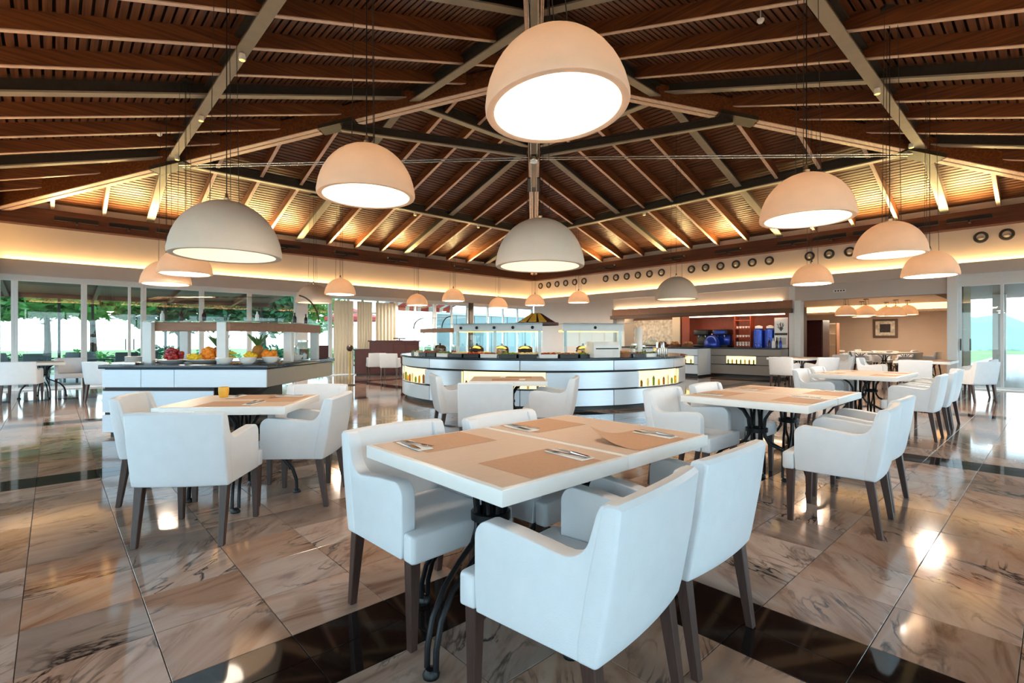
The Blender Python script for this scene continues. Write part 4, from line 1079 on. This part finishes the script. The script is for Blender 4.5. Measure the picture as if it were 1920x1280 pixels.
# middle row: panels with lit display windows between
disp = [(-165, -138), (-120, -92), (-60, -35)]
edges_ = [-205] + [q for d in disp for q in d] + [25]
for k in range(0, len(edges_), 2): curved(.375, .655, R(edges_[k] + .1), R(edges_[k + 1] - .1))
for k, (a, b_) in enumerate(disp):
    curved(.375, .655, R(a), R(b_), 'lit_display', 'niche_glow', RR - .055)
    curved(.365, .378, R(a), R(b_), 'display_ledge', 'frame_white', RR - .002)
    for q in range(int((b_ - a) / 3)):
        an = R(a + 1.5 + 3 * q); r_ = RR - .03
        jr = MB().lathe([(0, .378), (.022, .378), (.024, .46 + .03 * (q % 3)), (.012, .49 + .03 * (q % 3)), (0, .50 + .03 * (q % 3))], 8, (r_ * math.cos(an), r_ * math.sin(an), 0))
        jr.build('display_jar', ['food_brown', 'food_cream', 'food_green', 'brass'][q % 4], rb)
def RL(ang, r, z=.905):
    a = R(ang); return W(RC, VIEW, r * math.cos(a), r * math.sin(a), z)
def guard(a0, a1, label, posts, knobs=0, h=.60, r=2.92):
    g = thing('sneeze_guard', label, 'food guard', (RC[0], RC[1], .905), VIEW, 'white sneeze guards on the round buffet')
    for a in posts:
        x, y = r * math.cos(R(a)), r * math.sin(R(a))
        MB().box((x, y, h / 2), (.055, .055, h)).build('post', 'frame_white', g, bevel=.004, smooth=False)
        MB().box((x, y, .012), (.14, .11, .024)).build('post_foot', 'frame_white', g, bevel=.004, smooth=False)
    n = max(3, int((a1 - a0) / 3))
    rl = MB().arcbox(r - .04, r + .04, h - .13, h, R(a0), R(a1), n).build('rail', 'frame_white', g, smooth=False)
    MB().arcbox(r + .035, r + .041, .20, h - .13, R(a0), R(a1), n).build('glass_front', 'clear_glass', g)
    MB().arcbox(r - .45, r + .3, h + .002, h + .010, R(a0), R(a1), n).build('glass_top', 'clear_glass', g)
    MB().arcbox(r - .42, r - .06, h - .14, h - .11, R(a0), R(a1), n).build('light_panel', 'lamp_far_glow', g)
    for k in range(knobs):
        a = R(a0 + (a1 - a0) * (k + .5) / knobs)
        MB().ball(((r + .05) * math.cos(a), (r + .05) * math.sin(a), h - .065), .028, 10).build('knob', 'black_plastic', rl)
guard(-127, -93, 'long white sneeze guard in the middle of the round buffet', (-126, -110, -94), knobs=5)
guard(-86, -63, 'white sneeze guard right of the middle of the round buffet', (-85, -64), knobs=1)
g = thing('sneeze_guard', 'curved clear glass guard with a brown rail at the left of the round buffet', 'food guard', (RC[0], RC[1], .905), VIEW)
MB().arcbox(2.86, 2.96, .46, .54, R(-151), R(-129), 10).build('rail', 'shelf_wood', g)
for a in (-150, -130): MB().box((2.9 * math.cos(R(a)), 2.9 * math.sin(R(a)), .23), (.03, .03, .46)).build('post', 'steel', g, smooth=False)
for a in (-150, -130):
    MB().tube([((2.9 + .22 * math.sin(R(q * 9))) * math.cos(R(a)), (2.9 + .22 * math.sin(R(q * 9))) * math.sin(R(a)), .54 + .22 * math.cos(R(q * 9)) - .0) for q in range(11)], .010, 6).build('glass_rib', 'steel_dark', g)
mb = MB()
for k in range(10):
    for q in range(8):
        def pt(k_, q_):
            a = R(-150 + 20 * k_ / 10); r_ = 2.9 + .22 * math.sin(R(q_ * 11.25)); return (r_ * math.cos(a), r_ * math.sin(a), .54 + .22 * math.cos(R(q_ * 11.25)))
        mb._add([pt(k, q), pt(k + 1, q), pt(k + 1, q + 1), pt(k, q + 1)], [(0, 1, 2, 3)])
mb.build('curved_glass', 'clear_glass', g)
# food on the round buffet
def pan(loc, rz, label, fm, pm='black_plastic'):
    t = thing('chafing_pan', label, 'food pan', loc, rz, 'food pans on the round buffet')
    MB().prism([(-.15, 0), (.15, 0), (.17, .06), (.165, .062), (.14, .008), (-.14, .008), (-.165, .062), (-.17, .06)], 'y', -.11, .11).build('pan', pm, t)
    for s_ in (-1, 1): MB().b2(-.16, .16, s_ * .11 - .006, s_ * .11 + .006, 0, .06).build('pan_wall', pm, t)
    mb = MB()
    for k in range(14):
        mb.ball((rn.uniform(-.12, .12), rn.uniform(-.08, .08), .062), rn.uniform(.025, .045), 6, (1, 1, .8))
    mb.build('food', fm, t)
FM = ['food_green', 'food_brown', 'food_red', 'food_cream']
for k in range(17):
    a = -160 + k * 6.9
    pan(RL(a, 2.90), VIEW + R(a + 90), '%s pan of food on the round buffet, %s from the left' % (['black', 'white', 'black'][k % 3], ORD[k]), FM[(k * 3) % 4], ['black_plastic', 'ceramic', 'black_plastic'][k % 3])
for k, a in enumerate((-154, -141, -129, -116, -104, -97, -89, -80, -56, -52)):
    bowl(RL(a, 2.66), 'white bowl behind the food pans of the round buffet, %s from the left' % ORD[k], 'salad', FM[k % 4])
for k, a in enumerate((-148, -122, -110, -100, -76)):
    tu = thing('soup_tureen', 'dark lidded pot behind the food pans of the round buffet, %s from the left' % ORD[k], 'pot', RL(a, 2.58), 0, 'dark pots on the round buffet')
    MB().lathe([(0, 0), (.11, 0), (.13, .03), (.135, .14), (.125, .15), (0, .15)], 22).build('pot', 'black_plastic' if k % 2 else 'steel', tu)
    ld = MB().lathe([(.135, .15), (.13, .165), (.08, .205), (0, .215)], 22).build('lid', 'steel', tu)
    MB().ball((0, 0, .23), .022, 8).build('lid_knob', 'black_plastic', ld)
for k, a in enumerate((-158, -146, -133, -52, -46)):
    jar(RL(a, 2.7), 'glass food jar on the round buffet, %s from the left' % ORD[k], .07, .18 + .03 * (k % 2), FM[k % 4])
plates(RL(-88, 2.6), 'stack of white plates between the two white sneeze guards'); plates(RL(-66, 2.6), 'stack of white plates behind the right sneeze guard'); plates(RL(-118, 2.6), 'stack of white plates behind the long sneeze guard')
t = thing('bread_bin', 'white bread bin with dark slot on the round buffet', 'bread bin', RL(-72, 2.98, .906), VIEW + R(18))
MB().prism([(-.18, 0), (.18, 0), (.18, .20), (.06, .28), (-.18, .28)], 'x', -.26, .26).build('bin_body', 'ceramic', t, bevel=.01)
MB().b2(-.22, .22, -.19, -.178, .15, .17).build('slot', 'dark_gap', t, smooth=False)
t = thing('bread_basket', 'round basket of bread rolls at the right of the round buffet', 'basket', RL(-65, 3.06, .906), 0)
MB().lathe([(0, 0), (.12, 0), (.16, .09), (.15, .092), (.11, .012), (0, .012)], 20).build('basket', 'shelf_wood', t)
for k in range(6): MB().ball((.08 * math.cos(k), .08 * math.sin(k), .09), .045, 8, (1.2, .9, .7)).build('bread_roll', 'bread', t)
dsp = thing('milk_dispenser', 'tall white cylindrical drink dispenser at the right of the round buffet', 'dispenser', RL(-49, 2.7), 0)
MB().lathe([(0, 0), (.09, 0), (.09, .05), (.075, .06), (.075, .52), (.06, .56), (0, .56)], 22).build('tank', 'ceramic', dsp); MB().tube([(0, -.07, .12), (0, -.12, .12), (0, -.12, .08)], .012, 8).build('tap', 'chrome', dsp)
t = thing('pepper_mill', 'small white grinder near the right edge of the round buffet', 'grinder', RL(-60, 3.05), 0)
MB().lathe([(0, 0), (.03, 0), (.022, .05), (.028, .09), (0, .09)], 14).build('body', 'clear_glass', t); MB().lathe([(0, .09), (.035, .09), (.04, .12), (.03, .15), (0, .155)], 14).build('head', 'ceramic', t)
t = thing('cutlery_holder', 'grey wire cutlery holder at the right edge of the round buffet', 'holder', RL(-43, 3.0), VIEW + R(47))
for k in range(5): MB().b2(-.2 + .08 * k, -.13 + .08 * k, -.06, .06, 0, .16).build('compartment', 'steel', t, bevel=.004)
for k in range(10): MB().tube([(-.17 + .036 * k, rn.uniform(-.03, .03), .12), (-.17 + .036 * k + rn.uniform(-.02, .02), rn.uniform(-.03, .03), .27)], .008, 6).build('cutlery_handle', 'chrome', t)
# straw-gold conical hood over the middle of the island
t = thing('conical_food_canopy', 'dark conical canopy with golden inside over the middle of the round buffet', 'canopy', (RC[0] - .09, RC[1] + .07, 0), VIEW)
mb = MB()
for k in range(12):
    a, b_ = 2 * PI * k / 12, 2 * PI * (k + 1) / 12
    mb._add([(.12 * math.cos(a), .12 * math.sin(a), 1.84), (.12 * math.cos(b_), .12 * math.sin(b_), 1.84), (.50 * math.cos(b_), .50 * math.sin(b_), 1.60), (.50 * math.cos(a), .50 * math.sin(a), 1.60)], [(0, 1, 2, 3)])
    if k not in (7, 8, 9): pass
mb.build('hood', 'brown_wood', t, smooth=False)
for k in range(12):
    a, b_ = 2 * PI * (k + .12) / 12, 2 * PI * (k + .88) / 12
    if k in (7, 8, 9): MB()._add([(.14 * math.cos(a), .14 * math.sin(a), 1.835), (.14 * math.cos(b_), .14 * math.sin(b_), 1.835), (.47 * math.cos(b_), .47 * math.sin(b_), 1.628), (.47 * math.cos(a), .47 * math.sin(a), 1.628), (.14 * math.cos(a), .14 * math.sin(a), 1.85), (.14 * math.cos(b_), .14 * math.sin(b_), 1.85), (.47 * math.cos(b_), .47 * math.sin(b_), 1.642), (.47 * math.cos(a), .47 * math.sin(a), 1.642)], [(0, 1, 2, 3), (4, 5, 6, 7), (0, 1, 5, 4), (1, 2, 6, 5), (2, 3, 7, 6), (3, 0, 4, 7)]).build('gold_panel', 'gold_paint', t, smooth=False)
MB().lathe([(.5, 1.56), (.52, 1.56), (.52, 1.62), (.5, 1.62)], 24).build('rim', 'brown_wood', t)
MB().tube([(0, 0, 0), (0, 0, 1.84)], .05, 12).build('pole', 'steel', t); MB().lathe([(0, 0), (.4, 0), (.4, .06), (.06, .1), (0, .1)], 24).build('base', 'steel_dark', t)

# ================================================================== COFFEE BAR (right wall)
nb = struct(MB().b2(18.25, 18.4, 5.72, 12.4, 0, 2.4).build('wall_niche', 'red_wood', smooth=False), 'reddish wood back wall of the coffee bar niche')
MB().b2(17.25, 18.4, 5.72, 12.4, 2.2, 2.3).build('niche_ceiling', 'header_wood', nb, smooth=False)
MB().b2(17.25, 18.4, 5.64, 5.72, 0, 2.3).build('niche_cheek', 'header_wood', nb, smooth=False)
hd = struct(MB().b2(16.86, 17.02, 5.60, 12.45, 2.06, 2.20).build('trim_14', 'header_wood', bevel=.006, smooth=False), 'dark timber header over the coffee bar')
MB().b2(16.93, 17.02, 5.62, 12.4, 2.20, 2.46).build('header_board', 'shelf_wood', hd, smooth=False)
MB().b2(16.94, 16.99, 5.9, 12.3, 2.462, 2.468).build('light_strip', 'bar_glow', hd, smooth=False); MB().b2(17.1, 17.2, 5.9, 9.1, 2.03, 2.06).build('light_strip', 'bar_glow', hd, smooth=False); MB().b2(17.3, 17.36, 9.5, 12.2, 2.16, 2.2).build('light_strip', 'bar_glow', hd, smooth=False)
def barcounter(x0, x1, y0, y1, label, m, lit=None, h=.97):
    t = thing('bar_counter', label, 'counter', (x0, y0, 0))
    L = y1 - y0; D = x1 - x0
    MB().b2(-.03, D, -.02, L + .02, h - .04, h).build('worktop', 'counter_dark', t, bevel=.004)
    MB().b2(.03, D, .0, L, .06, h - .04).build('carcass', 'dark_gap', t, smooth=False); MB().b2(.08, D, .03, L - .03, 0, .06).build('plinth', 'black_plastic', t, smooth=False)
    for z0, z1 in ((.71, h - .05), (.42, .69), (.10, .40)):
        if lit and z0 == .42:
            a, b_ = lit
            MB().b2(0, .03, 0, a, z0, z1).build('panel', m, t, smooth=False); MB().b2(0, .03, b_, L, z0, z1).build('panel', m, t, smooth=False)
            MB().b2(.02, .035, a, b_, z0 + .03, z1).build('lit_display', 'niche_glow', t, smooth=False)
            MB().b2(-.02, .03, a, b_, z0, z0 + .03).build('display_ledge', 'dark_gap', t, smooth=False)
            for q in range(7): MB().lathe([(0, z0 + .03), (.025, z0 + .03), (.028, z0 + .12), (.014, z0 + .17), (0, z0 + .17)], 8, (-.0, a + (b_ - a) * (q + .5) / 7, 0)).build('display_jar', ['food_green', 'food_brown', 'lemon'][q % 3], t)
        else: MB().b2(0, .03, 0, L, z0, z1).build('panel', m, t, bevel=.002, segs=1, smooth=False)
    for yy in (0, L): MB().b2(.0, D, yy - .012, yy + .012, .06, h - .04).build('end_panel', m, t, smooth=False)
    return t
barcounter(15.6, 16.5, 8.0, 10.2, 'pale grey bar counter with a lit jar display behind the round buffet', 'panel_light', (.15, 1.5))
barcounter(16.45, 17.0, 5.75, 8.0, 'darker grey bar counter with a lit slot in front of the coffee machines', 'panel_grey', (.75, 1.7))
barcounter(16.2, 17.0, 10.2, 12.3, 'grey bar counter below the pale mural, left end of the coffee bar', 'panel_grey')
bc = thing('back_counter', 'dark back counter inside the coffee bar niche', 'counter', (17.02, 5.8, 0))
MB().b2(.22, 1.2, 0, 6.15, .93, .97).build('worktop', 'counter_dark', bc, smooth=False); MB().b2(.26, 1.2, 0, 6.15, 0, .93).build('body', 'brown_wood', bc, smooth=False)
def place_bar(name, label, cat, x, y, z=.97, rz=0): return thing(name, label, cat, (x, y, z), rz)
# pale mural
t = thing('wall_mural', 'pale framed mural panel at the left of the coffee bar', 'artwork', (17.9, 11.1, 1.02))
MB().b2(-.02, .02, -.95, .95, 0, 1.0).build('print', 'art_print', t, smooth=False)
for s_ in (-1, 1): MB().b2(-.04, .0, s_ * .97 - .03, s_ * .97 + .03, -.02, 1.04).build('frame_side', 'header_wood', t, smooth=False)
MB().b2(-.04, .0, -1.0, 1.0, 1.0, 1.05).build('frame_top', 'header_wood', t, smooth=False)
for k, y in enumerate((9.95, 9.55)):
    t = thing('wall_panel', ['cream upright panel beside the pale mural', 'red wood upright panel in the coffee bar'][k], 'panel', (17.7, y, .97)); MB().b2(-.03, .03, -.16, .16, 0, 1.22).build('board', ['curtain', 'red_wood'][k], t, bevel=.004, smooth=False); MB().b2(-.05, .05, -.17, .17, 0, .03).build('foot', 'header_wood', t, smooth=False)
def coffee_machine(x, y, label, m):
    t = thing('coffee_machine', label, 'coffee machine', (x, y, .97), 0, 'coffee machines')
    MB().b2(-.22, .24, -.26, .26, .0, .08).build('drip_base', 'black_plastic', t, bevel=.01); MB().b2(-.02, .24, -.26, .26, .08, .42).build('body', m, t, bevel=.02)
    MB().b2(-.24, .24, -.27, .27, .42, .62).build('head', 'black_plastic', t, bevel=.03); MB().b2(-.25, -.235, -.2, .2, .46, .58).build('control_panel', m, t, bevel=.004)
    for yy in (-.12, .12): MB().tube([(-.12, yy, .42), (-.12, yy, .34), (-.18, yy, .33)], .02, 8).build('spout', 'chrome', t)
coffee_machine(17.45, 8.72, 'black coffee machine in the coffee bar, left one', 'steel_dark'); coffee_machine(17.5, 8.05, 'black coffee machine with a round blue front', 'blue_gloss')
t = place_bar('blue_dome', 'glossy blue dome lid beside the black coffee machine', 'dome', 17.2, 8.3)
MB().lathe([(0, 0), (.26, 0), (.27, .03), (.255, .2), (.19, .34), (.09, .41), (0, .42)], 26).build('dome', 'blue_gloss', t); MB().ball((0, 0, .44), .03, 10).build('knob', 'chrome', t)
for k, y in enumerate((6.76, 6.4)):
    t = thing('juice_urn', ['blue drink urn in the coffee bar, left of the pair', 'blue drink urn in the coffee bar, right of the pair'][k], 'urn', (17.35, y, .97), 0, 'blue drink urns')
    MB().lathe([(0, 0), (.18, 0), (.18, .07), (.17, .08), (.17, .56), (.11, .62), (0, .63)], 24).build('tank', 'blue_gloss', t)
    MB().lathe([(0, .63), (.12, .63), (.12, .70), (.02, .73), (0, .73)], 18).build('lid', 'ceramic', t); MB().tube([(-.16, 0, .1), (-.24, 0, .1), (-.24, 0, .06)], .015, 8).build('tap', 'chrome', t)
t = thing('shelf_rack', 'narrow shelf rack of white cups between coffee machine and urns', 'shelf', (17.5, 7.3, .97))
for s_ in (-1, 1): MB().b2(-.15, .15, s_ * .26 - .015, s_ * .26 + .015, 0, 1.08).build('side', 'red_wood', t, smooth=False)
for z in (.02, .32, .62, .9): MB().b2(-.15, .15, -.26, .26, z, z + .025).build('shelf', 'red_wood', t, smooth=False)
CUP = MB().lathe([(0, 0), (.025, 0), (.04, .03), (.042, .07), (.039, .07), (.036, .032), (0, .008)], 14).mesh('cup'); CUP.materials.append(MATS['ceramic'])
for z, zn in ((.045, 'bottom'), (.345, 'second'), (.645, 'third')):
    for q in range(5):
        for h_ in range(2 if zn == 'bottom' else 1):
            tag(put('cup', CUP, None, None, (17.43, 7.1 + .1 * q, .97 + z + h_ * .072)), 'white cup on the %s shelf of the cup rack' % zn, 'cup', 'cups on the %s shelf' % zn)
t = thing('poster_stand', 'white poster with a dark plant drawing at the right end of the coffee bar', 'poster', (17.15, 6.0, .97), R(0))
MB().b2(0, .02, -.2, .2, .0, .96).build('board', 'ceramic', t, smooth=False); MB().b2(-.004, 0, -.19, .19, .40, .47).build('print_band', 'art_dark', t, smooth=False)
mb = MB()
for k in range(9):
    a = R(40 + 12 * k); l = .13 + .05 * math.sin(k * 2.2)
    mb._add([(-.004, 0, .52), (-.004, math.cos(a) * l - .012, .52 + math.sin(a) * l * 1.8), (-.004, math.cos(a) * l + .012, .52 + math.sin(a) * l * 1.8)], [(0, 1, 2)])
mb.build('plant_print', 'art_dark', t, smooth=False); MB().b2(-.004, 0, -.15, .15, .10, .32).build('text_block', 'plaster_grey', t, smooth=False)
for k, (x, y, m) in enumerate(((15.95, 9.5, 'food_brown'), (15.9, 9.0, 'bread'), (15.9, 8.5, 'bread'))):
    t = thing('pastry_basket', 'basket of %s on the pale bar counter, %s one' % (['dark bread', 'rolls', 'pastries'][k], ['left', 'middle', 'right'][k]), 'basket', (x, y, .97), 0, 'pastry baskets on the bar')
    MB().lathe([(0, 0), (.15, 0), (.21, .10), (.20, .103), (.14, .014), (0, .014)], 22).build('basket', 'shelf_wood', t)
    for q in range(9): MB().ball((.11 * math.cos(q * 1.3) * (.4 + .6 * (q % 2)), .11 * math.sin(q * 1.3), .10 + .03 * (q % 3)), .055, 8, (1.25, .85, .7)).build('pastry', m, t)
t = thing('glass_cloche', 'clear glass cloche left of the pastry baskets', 'cloche', (15.9, 9.95, .97)); MB().lathe([(.26, 0), (.26, .12), (.2, .25), (.1, .31), (0, .32)], 26).build('dome', 'clear_glass', t); MB().ball((0, 0, .34), .025, 8).build('knob', 'chrome', t); MB().lathe([(0, 0), (.3, 0), (.3, .012), (0, .012)], 26).build('plate', 'ceramic', t)
for k in range(4):
    bt = thing('wine_bottle', '%s bottle by the white door jamb, %s from the left' % (['dark', 'white', 'dark', 'blue'][k], ORD[k]), 'bottle', (16.6, 6.15 - .11 * k, .97), 0, 'bottles at the right end of the bar')
    MB().lathe([(0, 0), (.036, 0), (.038, .01), (.038, .19), (.014, .24), (.013, .31), (0, .31)], 14).build('body', ['wine_dark', 'ceramic', 'wine_dark', 'blue_gloss'][k], bt); MB().lathe([(0, .3), (.016, .3), (.016, .33), (0, .33)], 10).build('cap', 'steel_dark', bt)

# ================================================================== AIR NOZZLES on the right upper wall
NZ = None
groups = [(1013, 1029, 1045, 1060, 1075, 1092), (1135, 1154, 1173, 1194, 1215, 1240), (1297, 1322, 1348, 1378, 1408, 1440), (1520, 1558, 1597, 1637, 1681, 1727), (1840, 1893)]
gy = [(16.76, 14.10), (12.93, 10.30), (9.08, 6.38), (5.2, 2.56), (1.33, -1.0)]
names = ['nearest the far corner', 'above the grey wall', 'above the coffee bar', 'above the room opening', 'at the right edge']
for gi, (ya, yb) in enumerate(gy):
    for k in range(6):
        y = ya + (yb - ya) * k / 5
        if y < -.9: continue
        lb = 'round dark air nozzle %s, %s of its row from the left' % (names[gi], ORD[k])
        if NZ is None:
            NZ = thing('air_nozzle', lb, 'air nozzle', (17.22, y, 3.80), 0, 'round air nozzles')
            mb = MB(); mb.lathe([(.085, -.02), (.135, -.02), (.145, 0), (.135, .035), (.10, .04), (.085, .02)], 26)
            for i_, v in enumerate(mb.v): mb.v[i_] = (-v[2], v[0], v[1])
            mb.build('ring', 'steel_dark', NZ)
            mb = MB().ball((-.012, 0, -.032), .066, 14, (.6, 1, .72)); mb.build('nozzle_ball', 'nozzle_cream', NZ)
            mb = MB(); mb.lathe([(0, -.015), (.10, -.015), (.10, -.01), (0, -.01)], 20)
            for i_, v in enumerate(mb.v): mb.v[i_] = (-v[2], v[0], v[1])
            mb.build('recess', 'black_plastic', NZ)
        else: dup(NZ, (17.22, y, 3.80), 0, lb)
# ================================================================== RECEPTION DESK and stands near the left wall
t = thing('reception_desk', 'dark red-brown wooden reception desk by the curtained doors', 'desk', (9.0, 16.0, 0), VIEW + R(10))
MB().b2(-.85, .85, -.30, .30, .04, 1.16).build('front_body', 'brown_wood', t, bevel=.006, smooth=False); MB().b2(-.9, .9, -.34, .34, 1.16, 1.20).build('desk_top', 'brown_wood', t, bevel=.006)
MB().b2(-1.35, -.85, -.28, .28, .04, .86).build('side_wing', 'brown_wood', t, bevel=.006, smooth=False); MB().b2(-1.4, -.85, -.3, .3, .86, .90).build('wing_top', 'brown_wood', t, smooth=False)
for k in range(4): MB().b2(-.8 + .41 * k, -.45 + .41 * k, -.312, -.30, .12, 1.06).build('front_panel', 'brown_wood', t, bevel=.01, segs=1, smooth=False)
MB().b2(-1.3, .8, -.25, .25, 0, .04).build('plinth', 'black_plastic', t, smooth=False)
t = thing('desk_monitor', 'black monitor on the reception desk', 'monitor', (9.15, 15.95, 1.20), VIEW); MB().b2(-.22, .22, -.015, .015, .05, .09).build('screen_frame', 'black_plastic', t, smooth=False); MB().b2(-.1, .1, -.06, .06, 0, .012).build('foot', 'black_plastic', t, smooth=False); MB().b2(-.02, .02, -.01, .01, .012, .06).build('neck', 'black_plastic', t, smooth=False)
t = thing('stanchion', 'slim stand with a dark round top beside the fruit buffet', 'stand', (5.9, 12.9, 0)); MB().lathe([(0, 0), (.16, 0), (.16, .02), (.02, .04), (0, .04)], 20).build('base', 'steel_dark', t); MB().tube([(0, 0, .03), (0, 0, .92)], .018, 8).build('pole', 'brass', t); MB().ball((0, 0, 1.0), .09, 14).build('knob', 'leg_wood', t)

# ================================================================== ADJOINING ROOM contents
t = thing('dark_cabinet', 'tall dark wood cabinet just inside the room opening', 'cabinet', (21.2, 6.6, 0))
MB().b2(-.4, .4, -.75, .75, 0, 1.95).build('carcass', 'brown_wood', t, bevel=.01, smooth=False)
for k in range(2):
    dr_ = MB().b2(-.43, -.4, -.73 + .75 * k, -.02 + .75 * k, .08, 1.9).build('door', 'brown_wood', t, bevel=.008, smooth=False)
    MB().b2(-.45, -.43, -.10 + .14 * k, -.07 + .14 * k, .9, 1.1).build('handle', 'steel', dr_, smooth=False)
t = thing('display_shelf', 'cream shelf unit right of the dark cabinet in the adjoining room', 'shelf', (23.2, 6.35, 0))
for s_ in (-1, 1): MB().b2(-.18, .18, s_ * .35 - .02, s_ * .35 + .02, 0, 1.9).build('side', 'shelf_wood', t, smooth=False)
for z in (.1, .55, 1.0, 1.45, 1.85): MB().b2(-.18, .18, -.35, .35, z, z + .03).build('shelf', 'curtain', t, smooth=False)
MB().b2(.16, .18, -.35, .35, 0, 1.9).build('back', 'curtain', t, smooth=False)
t = thing('wall_picture', 'framed dark square picture on the far beige wall', 'picture', (27.98, 5.35, 1.32))
MB().b2(-.05, 0, -.46, .46, 0, .85).build('frame', 'header_wood', t, bevel=.01, smooth=False); MB().b2(-.06, -.05, -.36, .36, .10, .75).build('mount', 'art_print', t, smooth=False); MB().b2(-.066, -.06, -.20, .20, .24, .62).build('image', 'art_dark', t, smooth=False)
for k, (x, y) in enumerate(((22.5, 5.55), (23.2, 5.05), (24.6, 5.5), (24.5, 4.35), (25.2, 4.1), (25.8, 4.9))):
    lamp(x, y, 2.16 if k < 4 else 2.22, .72, 'amber dome lamp in the adjoining room, ' + ['first from the left', 'second from the left', 'hanging behind the first two', 'second from the right', 'rightmost', 'deepest in the room'][k], 'amber dome lamps of the adjoining room', lit=True, power=30, cable_top=2.80)
for k, (x, y) in enumerate(((21.8, 4.2), (23.6, 3.9), (24.4, 5.5), (26.2, 5.0), (26.4, 7.0))):
    table(x, y, R(5 * k), 'table in the adjoining room, ' + ['nearest the opening', 'second along the side wall', 'in the middle', 'under the picture', 'deepest on the left'][k], 'tables in the adjoining room', .90, .80)
    chair(x - .2, y - .75, R(-10), 'armchair in the adjoining room, near side of the table ' + ['nearest the opening', 'second along the side wall', 'in the middle', 'under the picture', 'deepest on the left'][k], 'armchairs in the adjoining room')
    chair(x + .1, y + .75, PI, 'armchair in the adjoining room, far side of the table ' + ['nearest the opening', 'second along the side wall', 'in the middle', 'under the picture', 'deepest on the left'][k], 'armchairs in the adjoining room')
t = thing('planter', 'dark leafy plant in a pot at the left end of the far beige wall', 'plant', (25.5, 7.6, 0)); MB().lathe([(0, 0), (.18, 0), (.24, .45), (.21, .45), (.19, .4), (0, .4)], 18).build('pot', 'brown_wood', t); leaves(MB(), (0, 0, .9), (.35, .35, .5), 220, .10, 77).build('foliage', 'leaf_dark', t, smooth=False)
t = thing('exit_sign', 'tiny dark exit sign on the lintel of the room opening', 'sign', (17.0, 4.35, 2.62)); MB().b2(0, .02, -.16, .16, 0, .08).build('plate', 'frame_white', t, smooth=False)
for k in range(4): MB().b2(-.004, 0, -.13 + .07 * k, -.09 + .07 * k, .02, .06).build('letter', 'black_plastic', t, smooth=False)
